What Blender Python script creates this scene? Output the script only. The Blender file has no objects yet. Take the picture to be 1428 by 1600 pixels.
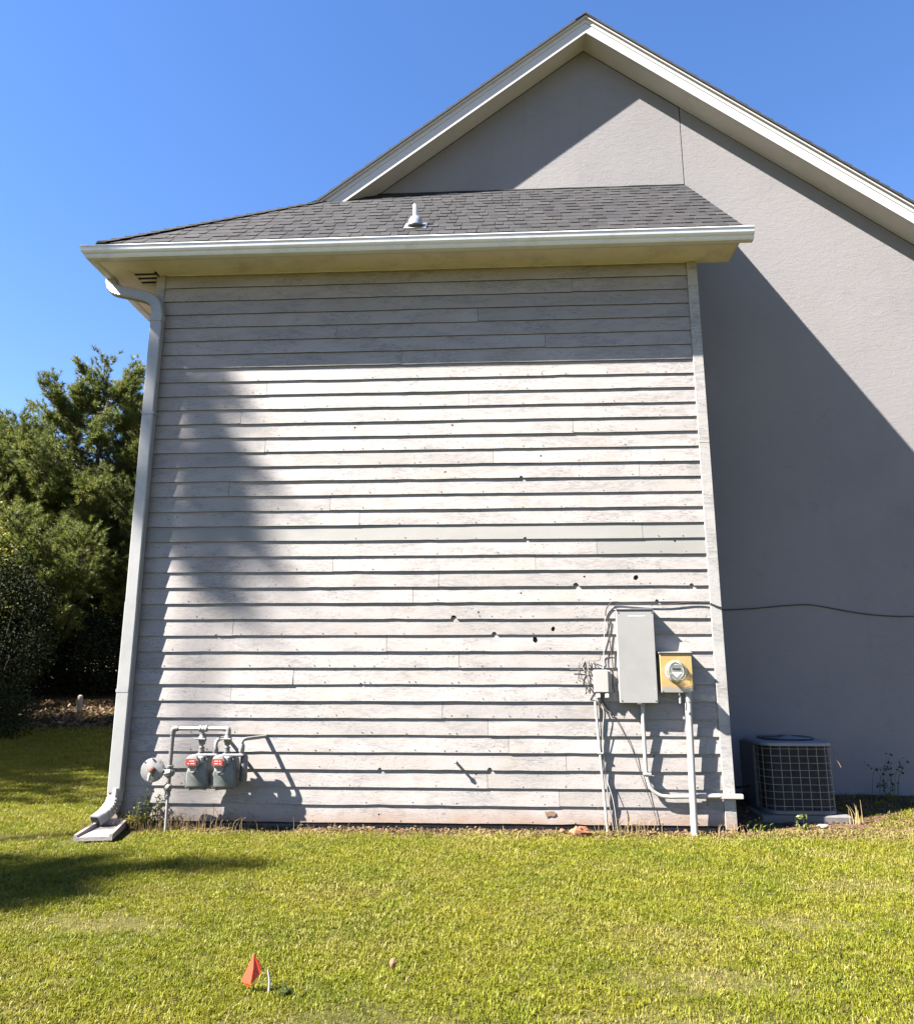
import bpy, math, random
import numpy as np
from mathutils import Vector, Matrix, noise as mnoise

scene = bpy.context.scene
COL = scene.collection
PI = math.pi

# ------------------------------------------------------------------ camera, sky, sun, exposure
SUN = Vector((-2.32, -1.0, 2.51)).normalized()          # direction towards the sun
cam_d = bpy.data.cameras.new('camera')
cam = bpy.data.objects.new('camera', cam_d); COL.objects.link(cam)
cam.location = (3.556, -7.311, 1.3695)
cam.rotation_euler = (math.radians(90) + 0.2094, 0, 0.0514)
cam_d.sensor_fit = 'HORIZONTAL'; cam_d.sensor_width = 36.0
cam_d.lens = 36.0 * 1168.97 / 1428.0
cam_d.clip_start = 0.05; cam_d.clip_end = 1500
scene.camera = cam

world = bpy.data.worlds.new('World'); scene.world = world; world.use_nodes = True
wn = world.node_tree.nodes; wl = world.node_tree.links
bg = wn['Background']
sky = wn.new('ShaderNodeTexSky'); sky.sky_type = 'NISHITA'; sky.sun_disc = False
sky.sun_elevation = math.asin(SUN.z)
sky.sun_rotation = math.atan2(SUN.x, SUN.y)
sky.altitude = 0; sky.air_density = 1.1; sky.dust_density = 0.0; sky.ozone_density = 3.2
hsv = wn.new('ShaderNodeHueSaturation'); hsv.inputs['Saturation'].default_value = 1.19
tint = wn.new('ShaderNodeMix'); tint.data_type = 'RGBA'; tint.blend_type = 'MULTIPLY'; tint.inputs[0].default_value = 1.0
tint.inputs[7].default_value = (0.745, 0.65, 0.725, 1)                # white balance of the photograph
wl.new(sky.outputs['Color'], hsv.inputs['Color']); wl.new(hsv.outputs['Color'], tint.inputs[6]); wl.new(tint.outputs[2], bg.inputs['Color'])
bg.inputs['Strength'].default_value = 0.05

sun_d = bpy.data.lights.new('sun', 'SUN'); sun_d.energy = 5.0
sun_d.angle = math.radians(0.53); sun_d.color = (1.0, 0.945, 0.87)
sun = bpy.data.objects.new('sun', sun_d); COL.objects.link(sun)
sun.rotation_euler = SUN.to_track_quat('Z', 'Y').to_euler()
scene.view_settings.view_transform = 'Standard'
scene.view_settings.look = 'None'
scene.view_settings.gamma = 1.0
scene.view_settings.use_curve_mapping = False
scene.view_settings.exposure = 2.98
scene.cycles.max_bounces = 6
scene.cycles.transparent_max_bounces = 8

# ------------------------------------------------------------------ helpers
def tag(o, label=None, cat=None, group=None, kind=None):
    if label: o['label'] = label
    if cat: o['category'] = cat
    if group: o['group'] = group
    if kind: o['kind'] = kind
    return o

def link(name, me, mat=None, parent=None, kind=None, loc=None):
    o = bpy.data.objects.new(name, me); COL.objects.link(o)
    if mat is not None and len(me.materials) == 0: me.materials.append(mat)
    if parent is not None: o.parent = parent
    if kind: o['kind'] = kind
    if loc is not None: o.location = loc
    return o

def empty(name, loc, label, cat, group=None):
    o = bpy.data.objects.new(name, None); COL.objects.link(o); o.location = loc
    o.empty_display_size = 0.1
    return tag(o, label, cat, group)

class MB:
    """collects shapes into one mesh; off = origin subtracted from every vertex"""
    def __init__(s, off=(0, 0, 0)):
        s.v = []; s.f = []; s.m = []; s.off = Vector(off); s.smooth = []
    def add(s, vs, fs, mi=0, sm=False):
        b = len(s.v)
        s.v += [tuple(Vector(v) - s.off) for v in vs]
        s.f += [tuple(b + i for i in f) for f in fs]
        s.m += [mi] * len(fs); s.smooth += [sm] * len(fs)
        return s
    def box(s, x0, x1, y0, y1, z0, z1, mi=0):
        v = [(x, y, z) for z in (z0, z1) for y in (y0, y1) for x in (x0, x1)]
        return s.add(v, [(0, 2, 3, 1), (4, 5, 7, 6), (0, 1, 5, 4), (2, 6, 7, 3), (0, 4, 6, 2), (1, 3, 7, 5)], mi)
    def bbox(s, x0, x1, y0, y1, z0, z1, b=0.005, mi=0):
        """box with chamfered edges"""
        def ring(z, e):
            return [(x0+b+e, y0+e, z), (x1-b-e, y0+e, z), (x1-e, y0+b+e, z), (x1-e, y1-b-e, z), (x1-b-e, y1-e, z),
                    (x0+b+e, y1-e, z), (x0+e, y1-b-e, z), (x0+e, y0+b+e, z)]
        v = ring(z0, b) + ring(z0+b, 0) + ring(z1-b, 0) + ring(z1, b)
        f = [tuple(reversed(range(8))), tuple(24+i for i in range(8))]
        for r in range(3):
            for i in range(8):
                j = (i+1) % 8
                f.append((r*8+i, r*8+j, (r+1)*8+j, (r+1)*8+i))
        return s.add(v, f, mi)
    def prism(s, poly, ax, a, b, mi=0):
        """polygon in the plane across axis ax, from a to b; poly gives the other two coordinates in order"""
        n = len(poly)
        def P(p, c):
            if ax == 0: return (c, p[0], p[1])
            if ax == 1: return (p[0], c, p[1])
            return (p[0], p[1], c)
        v = [P(p, a) for p in poly] + [P(p, b) for p in poly]
        f = [tuple(range(n)), tuple(reversed(range(n, 2*n)))] + [(i, i+n, (i+1) % n + n, (i+1) % n) for i in range(n)]
        return s.add(v, f, mi)
    def tube(s, pts, r, n=8, mi=0, cap=True, rads=None):
        pts = [Vector(p) for p in pts]; m = len(pts)
        vs = []; T0 = None; N = None
        for i, p in enumerate(pts):
            t = (pts[min(i+1, m-1)] - pts[max(i-1, 0)]).normalized()
            if N is None:
                N = t.orthogonal().normalized()
            else:
                N = (N - t * N.dot(t)).normalized()
            B = t.cross(N)
            rr = rads[i] if rads else r
            for k in range(n):
                a = 2*PI*k/n
                vs.append(p + (N*math.cos(a) + B*math.sin(a)) * rr)
        fs = []
        for i in range(m-1):
            for k in range(n):
                fs.append((i*n+k, i*n+(k+1) % n, (i+1)*n+(k+1) % n, (i+1)*n+k))
        if cap: fs += [tuple(reversed(range(n))), tuple((m-1)*n+k for k in range(n))]
        return s.add(vs, fs, mi, True)
    def lathe(s, prof, c, axis, n=24, mi=0):
        """prof: (radius, distance along axis)"""
        ax = Vector(axis).normalized(); N = ax.orthogonal().normalized(); B = ax.cross(N); c = Vector(c)
        vs = []; fs = []
        for r, d in prof:
            for k in range(n):
                a = 2*PI*k/n
                vs.append(c + ax*d + (N*math.cos(a) + B*math.sin(a))*max(r, 1e-4))
        for i in range(len(prof)-1):
            for k in range(n):
                fs.append((i*n+k, i*n+(k+1) % n, (i+1)*n+(k+1) % n, (i+1)*n+k))
        fs += [tuple(reversed(range(n))), tuple((len(prof)-1)*n+k for k in range(n))]
        return s.add(vs, fs, mi, True)
    def mesh(s, name):
        me = bpy.data.meshes.new(name); me.from_pydata(s.v, [], s.f); me.update()
        if any(s.m): me.polygons.foreach_set('material_index', s.m)
        me.polygons.foreach_set('use_smooth', s.smooth)
        return me
    def build(s, name, mats, parent=None, kind=None, loc=None, auto=True):
        me = s.mesh(name)
        if not isinstance(mats, (list, tuple)): mats = [mats]
        for m in mats: me.materials.append(m)
        if auto and any(s.smooth):
            try: me.set_sharp_from_angle(angle=math.radians(38))
            except Exception: pass
        return link(name, me, None, parent, kind, loc)

def curve_pts(ctrl, n=8):
    """Catmull-Rom through the control points"""
    P = [Vector(c) for c in ctrl]; P = [P[0]*2 - P[1]] + P + [P[-1]*2 - P[-2]]
    out = []
    for i in range(1, len(P)-2):
        for k in range(n):
            t = k/n
            a, b, c, d = P[i-1], P[i], P[i+1], P[i+2]
            out.append(0.5*((2*b) + (c-a)*t + (2*a-5*b+4*c-d)*t*t + (3*b-a-3*c+d)*t**3))
    out.append(P[-2])
    return out

# ------------------------------------------------------------------ materials
REFL = 0.37
REFL_LEAF = 0.45
def new_mat(name):
    m = bpy.data.materials.new(name); m.use_nodes = True
    nt = m.node_tree; b = nt.nodes['Principled BSDF']
    return m, nt, nt.nodes, nt.links, b

def mix_col(nt, fac, a, b, mode='MIX'):
    n = nt.nodes.new('ShaderNodeMix'); n.data_type = 'RGBA'; n.blend_type = mode
    def put(sock, v):
        if isinstance(v, bpy.types.NodeSocket): nt.links.new(v, sock)
        elif isinstance(v, (int, float)): sock.default_value = v
        else: sock.default_value = (*v, 1)
    put(n.inputs[0], fac); put(n.inputs[6], a); put(n.inputs[7], b)
    return n.outputs[2]

def noise(nt, scale, detail=4, rough=0.6, vec=None, mapping=None, dist=0.0, w=None):
    n = nt.nodes.new('ShaderNodeTexNoise'); n.inputs['Scale'].default_value = scale
    n.inputs['Detail'].default_value = detail; n.inputs['Roughness'].default_value = rough
    n.inputs['Distortion'].default_value = dist
    if vec is None: vec = pos(nt)
    if mapping is not None:
        mp = nt.nodes.new('ShaderNodeMapping'); mp.inputs['Scale'].default_value = mapping
        nt.links.new(vec, mp.inputs['Vector']); vec = mp.outputs['Vector']
    nt.links.new(vec, n.inputs['Vector'])
    return n.outputs['Fac']

def pos(nt):
    for n in nt.nodes:
        if n.bl_idname == 'ShaderNodeNewGeometry': return n.outputs['Position']
    return nt.nodes.new('ShaderNodeNewGeometry').outputs['Position']

def ramp(nt, fac, stops):
    r = nt.nodes.new('ShaderNodeValToRGB'); e = r.color_ramp.elements
    while len(e) < len(stops): e.new(0.5)
    for el, (p, c) in zip(e, stops):
        el.position = p; el.color = (c, c, c, 1) if isinstance(c, (int, float)) else (*c, 1)
    nt.links.new(fac, r.inputs['Fac'])
    return r.outputs['Color']

def math_n(nt, op, a, b=None, clamp=False):
    n = nt.nodes.new('ShaderNodeMath'); n.operation = op; n.use_clamp = clamp
    for i, v in enumerate((a, b)):
        if v is None: continue
        if isinstance(v, (int, float)): n.inputs[i].default_value = v
        else: nt.links.new(v, n.inputs[i])
    return n.outputs[0]

def bump(nt, b, h, strength=0.3, dist=0.01):
    n = nt.nodes.new('ShaderNodeBump'); n.inputs['Strength'].default_value = strength
    n.inputs['Distance'].default_value = dist
    nt.links.new(h, n.inputs['Height']); nt.links.new(n.outputs[0], b.inputs['Normal'])

def paint(nt, b, c, k):
    """base colour with the material's overall reflectance"""
    c = mix_col(nt, 1.0, c, (k, k, k), 'MULTIPLY')
    nt.links.new(c, b.inputs['Base Color']); return c

def rnd(nt):
    return nt.nodes.new('ShaderNodeObjectInfo').outputs['Random']

def simple(name, col, rough=0.5, metal=0.0, var=0.12, vscale=9, bumpv=0.0, bscale=60, dirt=None, spec=0.5, k=None):
    m, nt, N, L, b = new_mat(name)
    dark = tuple(c*(1-var) for c in col); lite = tuple(min(1, c*(1+var)) for c in col)
    c = mix_col(nt, ramp(nt, noise(nt, vscale, 5, 0.65), [(0.3, 0), (0.7, 1)]), dark, lite)
    if dirt:
        f = ramp(nt, noise(nt, vscale*0.6, 8, 0.75), [(0.5, 0), (0.72, dirt[1])])
        c = mix_col(nt, f, c, dirt[0])
    c = paint(nt, b, c, k or REFL)
    b.inputs['Roughness'].default_value = rough; b.inputs['Metallic'].default_value = metal
    b.inputs['Specular IOR Level'].default_value = spec
    if bumpv: bump(nt, b, noise(nt, bscale, 4, 0.6), bumpv, 0.004)
    return m

def siding_mat(name, base, patch=False):
    m, nt, N, L, b = new_mat(name)
    P = pos(nt)
    # each board draws its grain from another part of the noise
    mp = N.new('ShaderNodeVectorMath'); mp.operation = 'ADD'
    r = rnd(nt); cx = N.new('ShaderNodeCombineXYZ')
    L.new(math_n(nt, 'MULTIPLY', r, 37.0), cx.inputs[0]); L.new(math_n(nt, 'MULTIPLY', r, 91.0), cx.inputs[2])
    L.new(P, mp.inputs[0]); L.new(cx.outputs[0], mp.inputs[1]); V = mp.outputs[0]
    grain = noise(nt, 9, 7, 0.7, V, (1.2, 5, 26), 0.6)
    fine = noise(nt, 55, 5, 0.7, V, (0.7, 3, 7), 0.4)
    broad = noise(nt, 1.3, 4, 0.55, V, (0.6, 1, 2.2))
    c0 = tuple(x*0.90 for x in base); c1 = tuple(min(1, x*1.05) for x in base)
    c = mix_col(nt, ramp(nt, broad, [(0.3, 0), (0.7, 1)]), c0, c1)
    tint = ramp(nt, r, [(0.0, 0.86), (0.3, 1.0), (0.6, 0.95), (0.8, 1.04), (1.0, 0.90)])
    c = mix_col(nt, 1.0, c, tint, 'MULTIPLY')
    if not patch:
        # grey weathering streaks that follow the grain
        st = math_n(nt, 'MULTIPLY', ramp(nt, noise(nt, 1.7, 5, 0.6, V, (1, 1, 3.0)), [(0.46, 0), (0.58, 1)]),
                    ramp(nt, noise(nt, 14, 5, 0.7, V, (0.8, 3, 5), 0.5), [(0.42, 0), (0.56, 1)]))
        c = mix_col(nt, math_n(nt, 'MULTIPLY', st, 0.50), c, (0.26, 0.25, 0.245))
        # small dark flecks where the paint has cracked
        fl = math_n(nt, 'MULTIPLY', ramp(nt, noise(nt, 42, 3, 0.65, V, (0.8, 2, 2.4), 0.3), [(0.585, 0), (0.63, 1)]), ramp(nt, noise(nt, 1.9, 4, 0.6, V, (1, 1, 2)), [(0.45, 0), (0.56, 1)]))
        c = mix_col(nt, math_n(nt, 'MULTIPLY', fl, 0.62), c, (0.13, 0.12, 0.11))
        # mildew blotches
        ml = ramp(nt, noise(nt, 5.0, 7, 0.75, V, (0.8, 1, 1.8)), [(0.56, 0), (0.72, 0.55)])
        c = mix_col(nt, ml, c, (0.23, 0.23, 0.235))
        # yellowed runs
        c = mix_col(nt, ramp(nt, noise(nt, 1.1, 4, 0.6, V, (1.5, 1, .6)), [(0.52, 0), (0.66, 0.35)]), c, (0.50, 0.44, 0.36))
        # soil splashed up onto the lowest boards
        sx = N.new('ShaderNodeSeparateXYZ'); L.new(P, sx.inputs[0])
        hz = math_n(nt, 'ADD', sx.outputs[2], math_n(nt, 'MULTIPLY', noise(nt, 3.5, 6, 0.7, P), -0.28))
        sp = ramp(nt, hz, [(0.0, 0.8), (0.05, 0.0)])
        sp2 = N.new('ShaderNodeMapRange'); sp2.inputs[1].default_value = 0.0; sp2.inputs[2].default_value = -0.17
        sp2.inputs[3].default_value = 0.0; sp2.inputs[4].default_value = 0.75
        L.new(hz, sp2.inputs[0])
        c = mix_col(nt, sp2.outputs[0], c, (0.42, 0.25, 0.15))
    c = paint(nt, b, c, REFL)
    b.inputs['Roughness'].default_value = 0.62
    b.inputs['Specular IOR Level'].default_value = 0.3
    h = math_n(nt, 'ADD', grain, math_n(nt, 'MULTIPLY', fine, 0.5))
    bump(nt, b, h, 0.55 if not patch else 0.3, 0.004)
    return m

M = {}
M['siding'] = siding_mat('painted_siding', (0.62, 0.573, 0.55))
M['siding_patch'] = siding_mat('repainted_siding', (0.445, 0.432, 0.405), True)
M['trim'] = siding_mat('painted_trim', (0.68, 0.655, 0.63))
M['butt'] = simple('board_edge_shade', (0.055, 0.045, 0.038), 0.9)  # bare board undersides, coloured near black to deepen the lap shadow lines
M['nail_paint'] = simple('nail_painted', (0.42, 0.39, 0.37), 0.6)
M['nail_rust'] = simple('nail_rusty', (0.16, 0.085, 0.05), 0.8)
M['dark_wood'] = simple('dark_sheathing', (0.028, 0.024, 0.022), 0.9)
M['soffit'] = simple('soffit_paint', (0.95, 0.82, 0.70), 0.6, k=0.54, var=0.07, vscale=3, dirt=((0.30, 0.25, 0.16), 0.5))
M['rake_soffit'] = simple('rake_soffit_paint', (0.86, 0.80, 0.76), 0.6, k=0.48, var=0.06, vscale=3)
M['gutter'] = simple('gutter_paint', (0.94, 0.94, 0.96), 0.32, k=0.52, var=0.04, vscale=4, dirt=((0.30, 0.29, 0.25), 0.35))
M['fascia'] = simple('fascia_paint', (0.84, 0.80, 0.76), 0.45, k=0.44, var=0.03, vscale=3)
M['downspout'] = simple('downspout_paint', (0.56, 0.56, 0.55), 0.38, var=0.06, vscale=5, dirt=((0.33, 0.32, 0.30), 0.4))

def stucco_mat():
    m, nt, N, L, b = new_mat('stucco')
    broad = noise(nt, 0.9, 5, 0.6); mid = noise(nt, 6, 5, 0.65, None, (1, 1, 2.2)); fine = noise(nt, 70, 3, 0.6)
    c = mix_col(nt, ramp(nt, broad, [(0.3, 0), (0.7, 1)]), (0.385, 0.368, 0.378), (0.43, 0.41, 0.417))
    c = mix_col(nt, ramp(nt, mid, [(0.52, 0), (0.68, 0.45)]), c, (0.37, 0.345, 0.34))
    c = mix_col(nt, ramp(nt, noise(nt, 1.6, 6, 0.65, None, (1.6, 1, 0.35)), [(0.50, 0), (0.66, 0.4)]), c, (0.40, 0.385, 0.39))
    c = mix_col(nt, ramp(nt, noise(nt, 5.0, 5, 0.7, None, (1.4, 1, 0.12)), [(0.56, 0), (0.70, 0.30)]), c, (0.33, 0.315, 0.32))
    c = mix_col(nt, ramp(nt, noise(nt, 0.5, 4, 0.6), [(0.44, 0), (0.6, 0.6)]), c, (0.46, 0.436, 0.440))
    c = mix_col(nt, ramp(nt, noise(nt, 2.6, 7, 0.75), [(0.60, 0), (0.70, 0.5)]), c, (0.34, 0.32, 0.32))
    c = paint(nt, b, c, REFL); b.inputs['Roughness'].default_value = 0.85
    b.inputs['Specular IOR Level'].default_value = 0.2
    h = math_n(nt, 'ADD', math_n(nt, 'MULTIPLY', fine, 0.35), math_n(nt, 'MULTIPLY', noise(nt, 9, 7, 0.75, None, (0.6, 1, 1.5), 1.2), 1.3))
    bump(nt, b, h, 0.42, 0.008)
    return m
M['stucco'] = stucco_mat()

def shingle_mat():
    m, nt, N, L, b = new_mat('asphalt_shingle')
    at = N.new('ShaderNodeAttribute'); at.attribute_name = 'tone'; r = at.outputs['Fac']
    c = ramp(nt, r, [(0.0, (0.022, 0.022, 0.026)), (0.3, (0.052, 0.052, 0.057)), (0.6, (0.034, 0.034, 0.038)), (0.82, (0.074, 0.073, 0.078)), (1.0, (0.048, 0.046, 0.049))])
    c = mix_col(nt, ramp(nt, noise(nt, 60, 4, 0.8), [(0.42, 0), (0.62, 0.5)]), c, (0.10, 0.098, 0.102))
    c = mix_col(nt, ramp(nt, noise(nt, 2.0, 3, 0.6), [(0.45, 0), (0.7, 0.3)]), c, (0.085, 0.072, 0.066))
    c = paint(nt, b, c, REFL); b.inputs['Roughness'].default_value = 0.9
    b.inputs['Specular IOR Level'].default_value = 0.15
    bump(nt, b, noise(nt, 300, 2, 0.7), 0.5, 0.003)
    return m
M['shingle'] = shingle_mat()
M['shingle_edge'] = simple('shingle_dark', (0.045, 0.043, 0.05), 0.9, bumpv=0.4, bscale=200)
M['panel'] = simple('panel_grey', (0.50, 0.49, 0.475), 0.42, var=0.05, vscale=5, dirt=((0.40, 0.38, 0.35), 0.4))
M['conduit'] = simple('conduit_white', (0.62, 0.60, 0.565), 0.45, k=0.42, var=0.05, dirt=((0.42, 0.38, 0.33), 0.5))
M['nid'] = simple('beige_plastic', (0.66, 0.64, 0.60), 0.45, var=0.03)
M['dialface'] = simple('meter_face', (0.50, 0.48, 0.42), 0.5, var=0.15, vscale=25)
M['galv'] = simple('galvanised', (0.66, 0.68, 0.72), 0.35, 0.4, k=0.45, var=0.1)
M['gas_grey'] = simple('gas_pipe_grey', (0.30, 0.295, 0.285), 0.5, 0.2, var=0.2, vscale=20, bumpv=0.2, dirt=((0.16, 0.11, 0.08), 0.6))
M['gas_light'] = simple('gas_light_grey', (0.52, 0.505, 0.48), 0.5, 0.1, var=0.15, vscale=20, bumpv=0.2, dirt=((0.25, 0.18, 0.13), 0.5))
M['gas_body'] = simple('gas_meter_grey', (0.27, 0.29, 0.28), 0.45, 0.1, var=0.12, vscale=14, bumpv=0.1, dirt=((0.09, 0.09, 0.085), 0.5))
M['rust'] = simple('rusty_hub', (0.28, 0.13, 0.08), 0.8, 0.0, var=0.35, vscale=60)
M['red'] = simple('red_sticker', (0.50, 0.06, 0.045), 0.5, var=0.1, vscale=40)
M['white'] = simple('white_plastic', (0.78, 0.78, 0.76), 0.4, k=0.6, var=0.03)
M['blue_tag'] = simple('blue_tag', (0.08, 0.12, 0.42), 0.5)
M['wire_dark'] = simple('wire_dark', (0.05, 0.045, 0.04), 0.6)
M['wire_grey'] = simple('wire_grey', (0.34, 0.33, 0.31), 0.6)
M['concrete'] = simple('concrete', (0.60, 0.52, 0.46), 0.9, var=0.15, vscale=12, bumpv=0.5, bscale=90, dirt=((0.22, 0.17, 0.12), 0.6))
M['pad'] = simple('pad_concrete', (0.22, 0.21, 0.20), 0.9, var=0.12, vscale=12, bumpv=0.4, bscale=90, dirt=((0.16, 0.13, 0.10), 0.6))
M['brick'] = simple('broken_brick', (0.46, 0.17, 0.08), 0.9, var=0.25, vscale=25, bumpv=0.6, bscale=70, dirt=((0.5, 0.35, 0.25), 0.6))
M['orange'] = simple('orange_vinyl', (0.95, 0.065, 0.018), 0.4, k=0.55, var=0.04)
M['wood_stub'] = simple('bleached_wood', (0.46, 0.37, 0.30), 0.85, var=0.25, vscale=20, bumpv=0.5)
M['bark'] = simple('bark', (0.10, 0.068, 0.05), 0.95, var=0.35, vscale=9, bumpv=0.8, bscale=18)
M['ac_case'] = simple('ac_case_paint', (0.20, 0.215, 0.25), 0.35, 0.1, var=0.06, dirt=((0.2, 0.19, 0.18), 0.5))
M['ac_lid'] = simple('ac_lid_paint', (0.36, 0.40, 0.48), 0.3, 0.1, var=0.06)
M['ac_wire'] = simple('ac_guard_wire', (0.48, 0.45, 0.38), 0.45, 0.3, var=0.1)
M['black'] = simple('black_plastic', (0.015, 0.015, 0.016), 0.6)
M['leaf_tan'] = simple('dry_leaf', (0.62, 0.32, 0.16), 0.7, var=0.15, vscale=40)
M['steel'] = simple('steel', (0.35, 0.35, 0.36), 0.4, 0.7)

def yellow_mat():
    m, nt, N, L, b = new_mat('faded_yellow_paint')
    sx = N.new('ShaderNodeSeparateXYZ'); L.new(pos(nt), sx.inputs[0])
    h = math_n(nt, 'ADD', sx.outputs[2], math_n(nt, 'MULTIPLY', noise(nt, 9, 4, 0.6), 0.10))
    mr = N.new('ShaderNodeMapRange'); mr.inputs[1].default_value = 1.25; mr.inputs[2].default_value = 1.295
    L.new(h, mr.inputs[0])
    y = mix_col(nt, ramp(nt, noise(nt, 11, 4, 0.6), [(0.3, 0), (0.7, 1)]), (0.70, 0.42, 0.13), (0.72, 0.52, 0.24))
    c = mix_col(nt, mr.outputs[0], (0.42, 0.40, 0.37), y)
    c = paint(nt, b, c, REFL); b.inputs['Roughness'].default_value = 0.42
    return m
M['yellow'] = yellow_mat()

def glass_mat():
    m, nt, N, L, b = new_mat('meter_glass')
    b.inputs['Base Color'].default_value = (0.95, 0.97, 0.95, 1)
    b.inputs['Roughness'].default_value = 0.05
    b.inputs['Transmission Weight'].default_value = 1.0
    b.inputs['IOR'].default_value = 1.35
    return m
M['glass'] = glass_mat()

def coil_mat():
    m, nt, N, L, b = new_mat('condenser_coil')
    c = mix_col(nt, ramp(nt, noise(nt, 20, 6, 0.7), [(0.4, 0), (0.65, 1)]), (0.01, 0.01, 0.01), (0.05, 0.044, 0.036))
    c = paint(nt, b, c, REFL); b.inputs['Roughness'].default_value = 0.7
    w = N.new('ShaderNodeTexWave'); w.inputs['Scale'].default_value = 30; w.bands_direction = 'Z'
    L.new(pos(nt), w.inputs['Vector'])
    bump(nt, b, w.outputs['Fac'], 0.5, 0.01)
    return m
M['coil'] = coil_mat()

def leaf_mat(name, stops, trans=0.35, scale=0.5, rough=0.55, patches=None):
    """foliage: colour per instance and by place, part of the light passes through"""
    m, nt, N, L, b = new_mat(name)
    c = ramp(nt, noise(nt, scale, 5, 0.7), stops)
    r = rnd(nt)
    c = mix_col(nt, 1.0, c, ramp(nt, r, [(0, 0.75), (0.5, 1.0), (1, 1.2)]), 'MULTIPLY')
    if patches: c = patches(nt, c)
    c = paint(nt, b, c, REFL_LEAF); b.inputs['Roughness'].default_value = rough
    b.inputs['Specular IOR Level'].default_value = 0.25
    t = N.new('ShaderNodeBsdfTranslucent'); L.new(c, t.inputs['Color'])
    mx = N.new('ShaderNodeMixShader'); mx.inputs[0].default_value = trans
    L.new(b.outputs[0], mx.inputs[1]); L.new(t.outputs[0], mx.inputs[2])
    L.new(mx.outputs[0], N['Material Output'].inputs['Surface'])
    return m
M['needles'] = leaf_mat('pine_needles', [(0.28, (0.11, 0.15, 0.035)), (0.5, (0.20, 0.24, 0.048)), (0.72, (0.31, 0.315, 0.07))], 0.38, 0.9)
M['needles_b'] = leaf_mat('pine_needles_blue', [(0.3, (0.08, 0.13, 0.045)), (0.7, (0.17, 0.22, 0.08))], 0.25, 0.9)
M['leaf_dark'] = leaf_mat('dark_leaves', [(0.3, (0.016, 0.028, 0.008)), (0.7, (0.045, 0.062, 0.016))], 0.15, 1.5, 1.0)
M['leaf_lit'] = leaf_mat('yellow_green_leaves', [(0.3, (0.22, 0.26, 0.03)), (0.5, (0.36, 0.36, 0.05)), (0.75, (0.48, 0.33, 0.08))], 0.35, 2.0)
M['weed_green'] = leaf_mat('weed_leaves', [(0.3, (0.09, 0.13, 0.03)), (0.7, (0.24, 0.26, 0.06))], 0.3, 6.0)
M['straw'] = leaf_mat('straw', [(0.3, (0.25, 0.17, 0.07)), (0.5, (0.42, 0.30, 0.14)), (0.75, (0.52, 0.42, 0.22))], 0.2, 5.0)

def dry_patches(nt, c):
    f = ramp(nt, noise(nt, 0.85, 5, 0.65, None, (1, 1.5, 1)), [(0.52, 0), (0.72, 0.6)])
    return mix_col(nt, f, c, (0.42, 0.34, 0.10))
GRASS_STOPS = [(0.28, (0.195, 0.24, 0.016)), (0.5, (0.31, 0.325, 0.022)), (0.72, (0.40, 0.365, 0.038))]
M['grass'] = leaf_mat('grass_blades', GRASS_STOPS, 0.42, 1.6, 0.5, dry_patches)
M['grass_dry'] = leaf_mat('grass_blades_dry', [(0.3, (0.31, 0.26, 0.07)), (0.7, (0.44, 0.37, 0.12))], 0.25, 3.0)

def ground_mat():
    m, nt, N, L, b = new_mat('lawn_soil')
    c = mix_col(nt, ramp(nt, noise(nt, 3, 8, 0.75), [(0.35, 0), (0.65, 1)]), (0.10, 0.11, 0.022), (0.24, 0.22, 0.06))
    c = mix_col(nt, ramp(nt, noise(nt, 45, 4, 0.7), [(0.5, 0), (0.7, 0.7)]), c, (0.17, 0.13, 0.06))
    sx = N.new('ShaderNodeSeparateXYZ'); L.new(pos(nt), sx.inputs[0])
    wob = math_n(nt, 'MULTIPLY', noise(nt, 1.3, 5, 0.6), 1.6)
    # bare litter and soil: foot of the wall, around the air conditioner, and the edge of the wood
    yy = math_n(nt, 'ADD', sx.outputs[1], math_n(nt, 'MULTIPLY', noise(nt, 5, 4, 0.6), 0.22))
    near = N.new('ShaderNodeMapRange'); near.inputs[1].default_value = -0.18; near.inputs[2].default_value = -0.02; L.new(yy, near.inputs[0])
    nx = N.new('ShaderNodeMapRange'); nx.inputs[1].default_value = -0.4; nx.inputs[2].default_value = -0.1; L.new(sx.outputs[0], nx.inputs[0])
    soil1 = math_n(nt, 'MULTIPLY', near.outputs[0], nx.outputs[0])
    fy = math_n(nt, 'ADD', sx.outputs[1], math_n(nt, 'MULTIPLY', wob, 1.5))
    far = ramp(nt, math_n(nt, 'MULTIPLY', fy, 0.05), [(0.56, 0), (0.62, 1), (0.86, 1), (0.9, 0.35), (1.0, 1)])
    soil = math_n(nt, 'MAXIMUM', soil1, far)
    sc = mix_col(nt, ramp(nt, noise(nt, 30, 7, 0.8), [(0.35, 0), (0.65, 1)]), (0.11, 0.065, 0.04), (0.33, 0.20, 0.13))
    c = mix_col(nt, soil, c, sc)
    c = paint(nt, b, c, REFL); b.inputs['Roughness'].default_value = 0.95
    b.inputs['Specular IOR Level'].default_value = 0.1
    bump(nt, b, noise(nt, 40, 7, 0.75), 0.8, 0.03)
    return m
M['ground'] = ground_mat()

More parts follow.
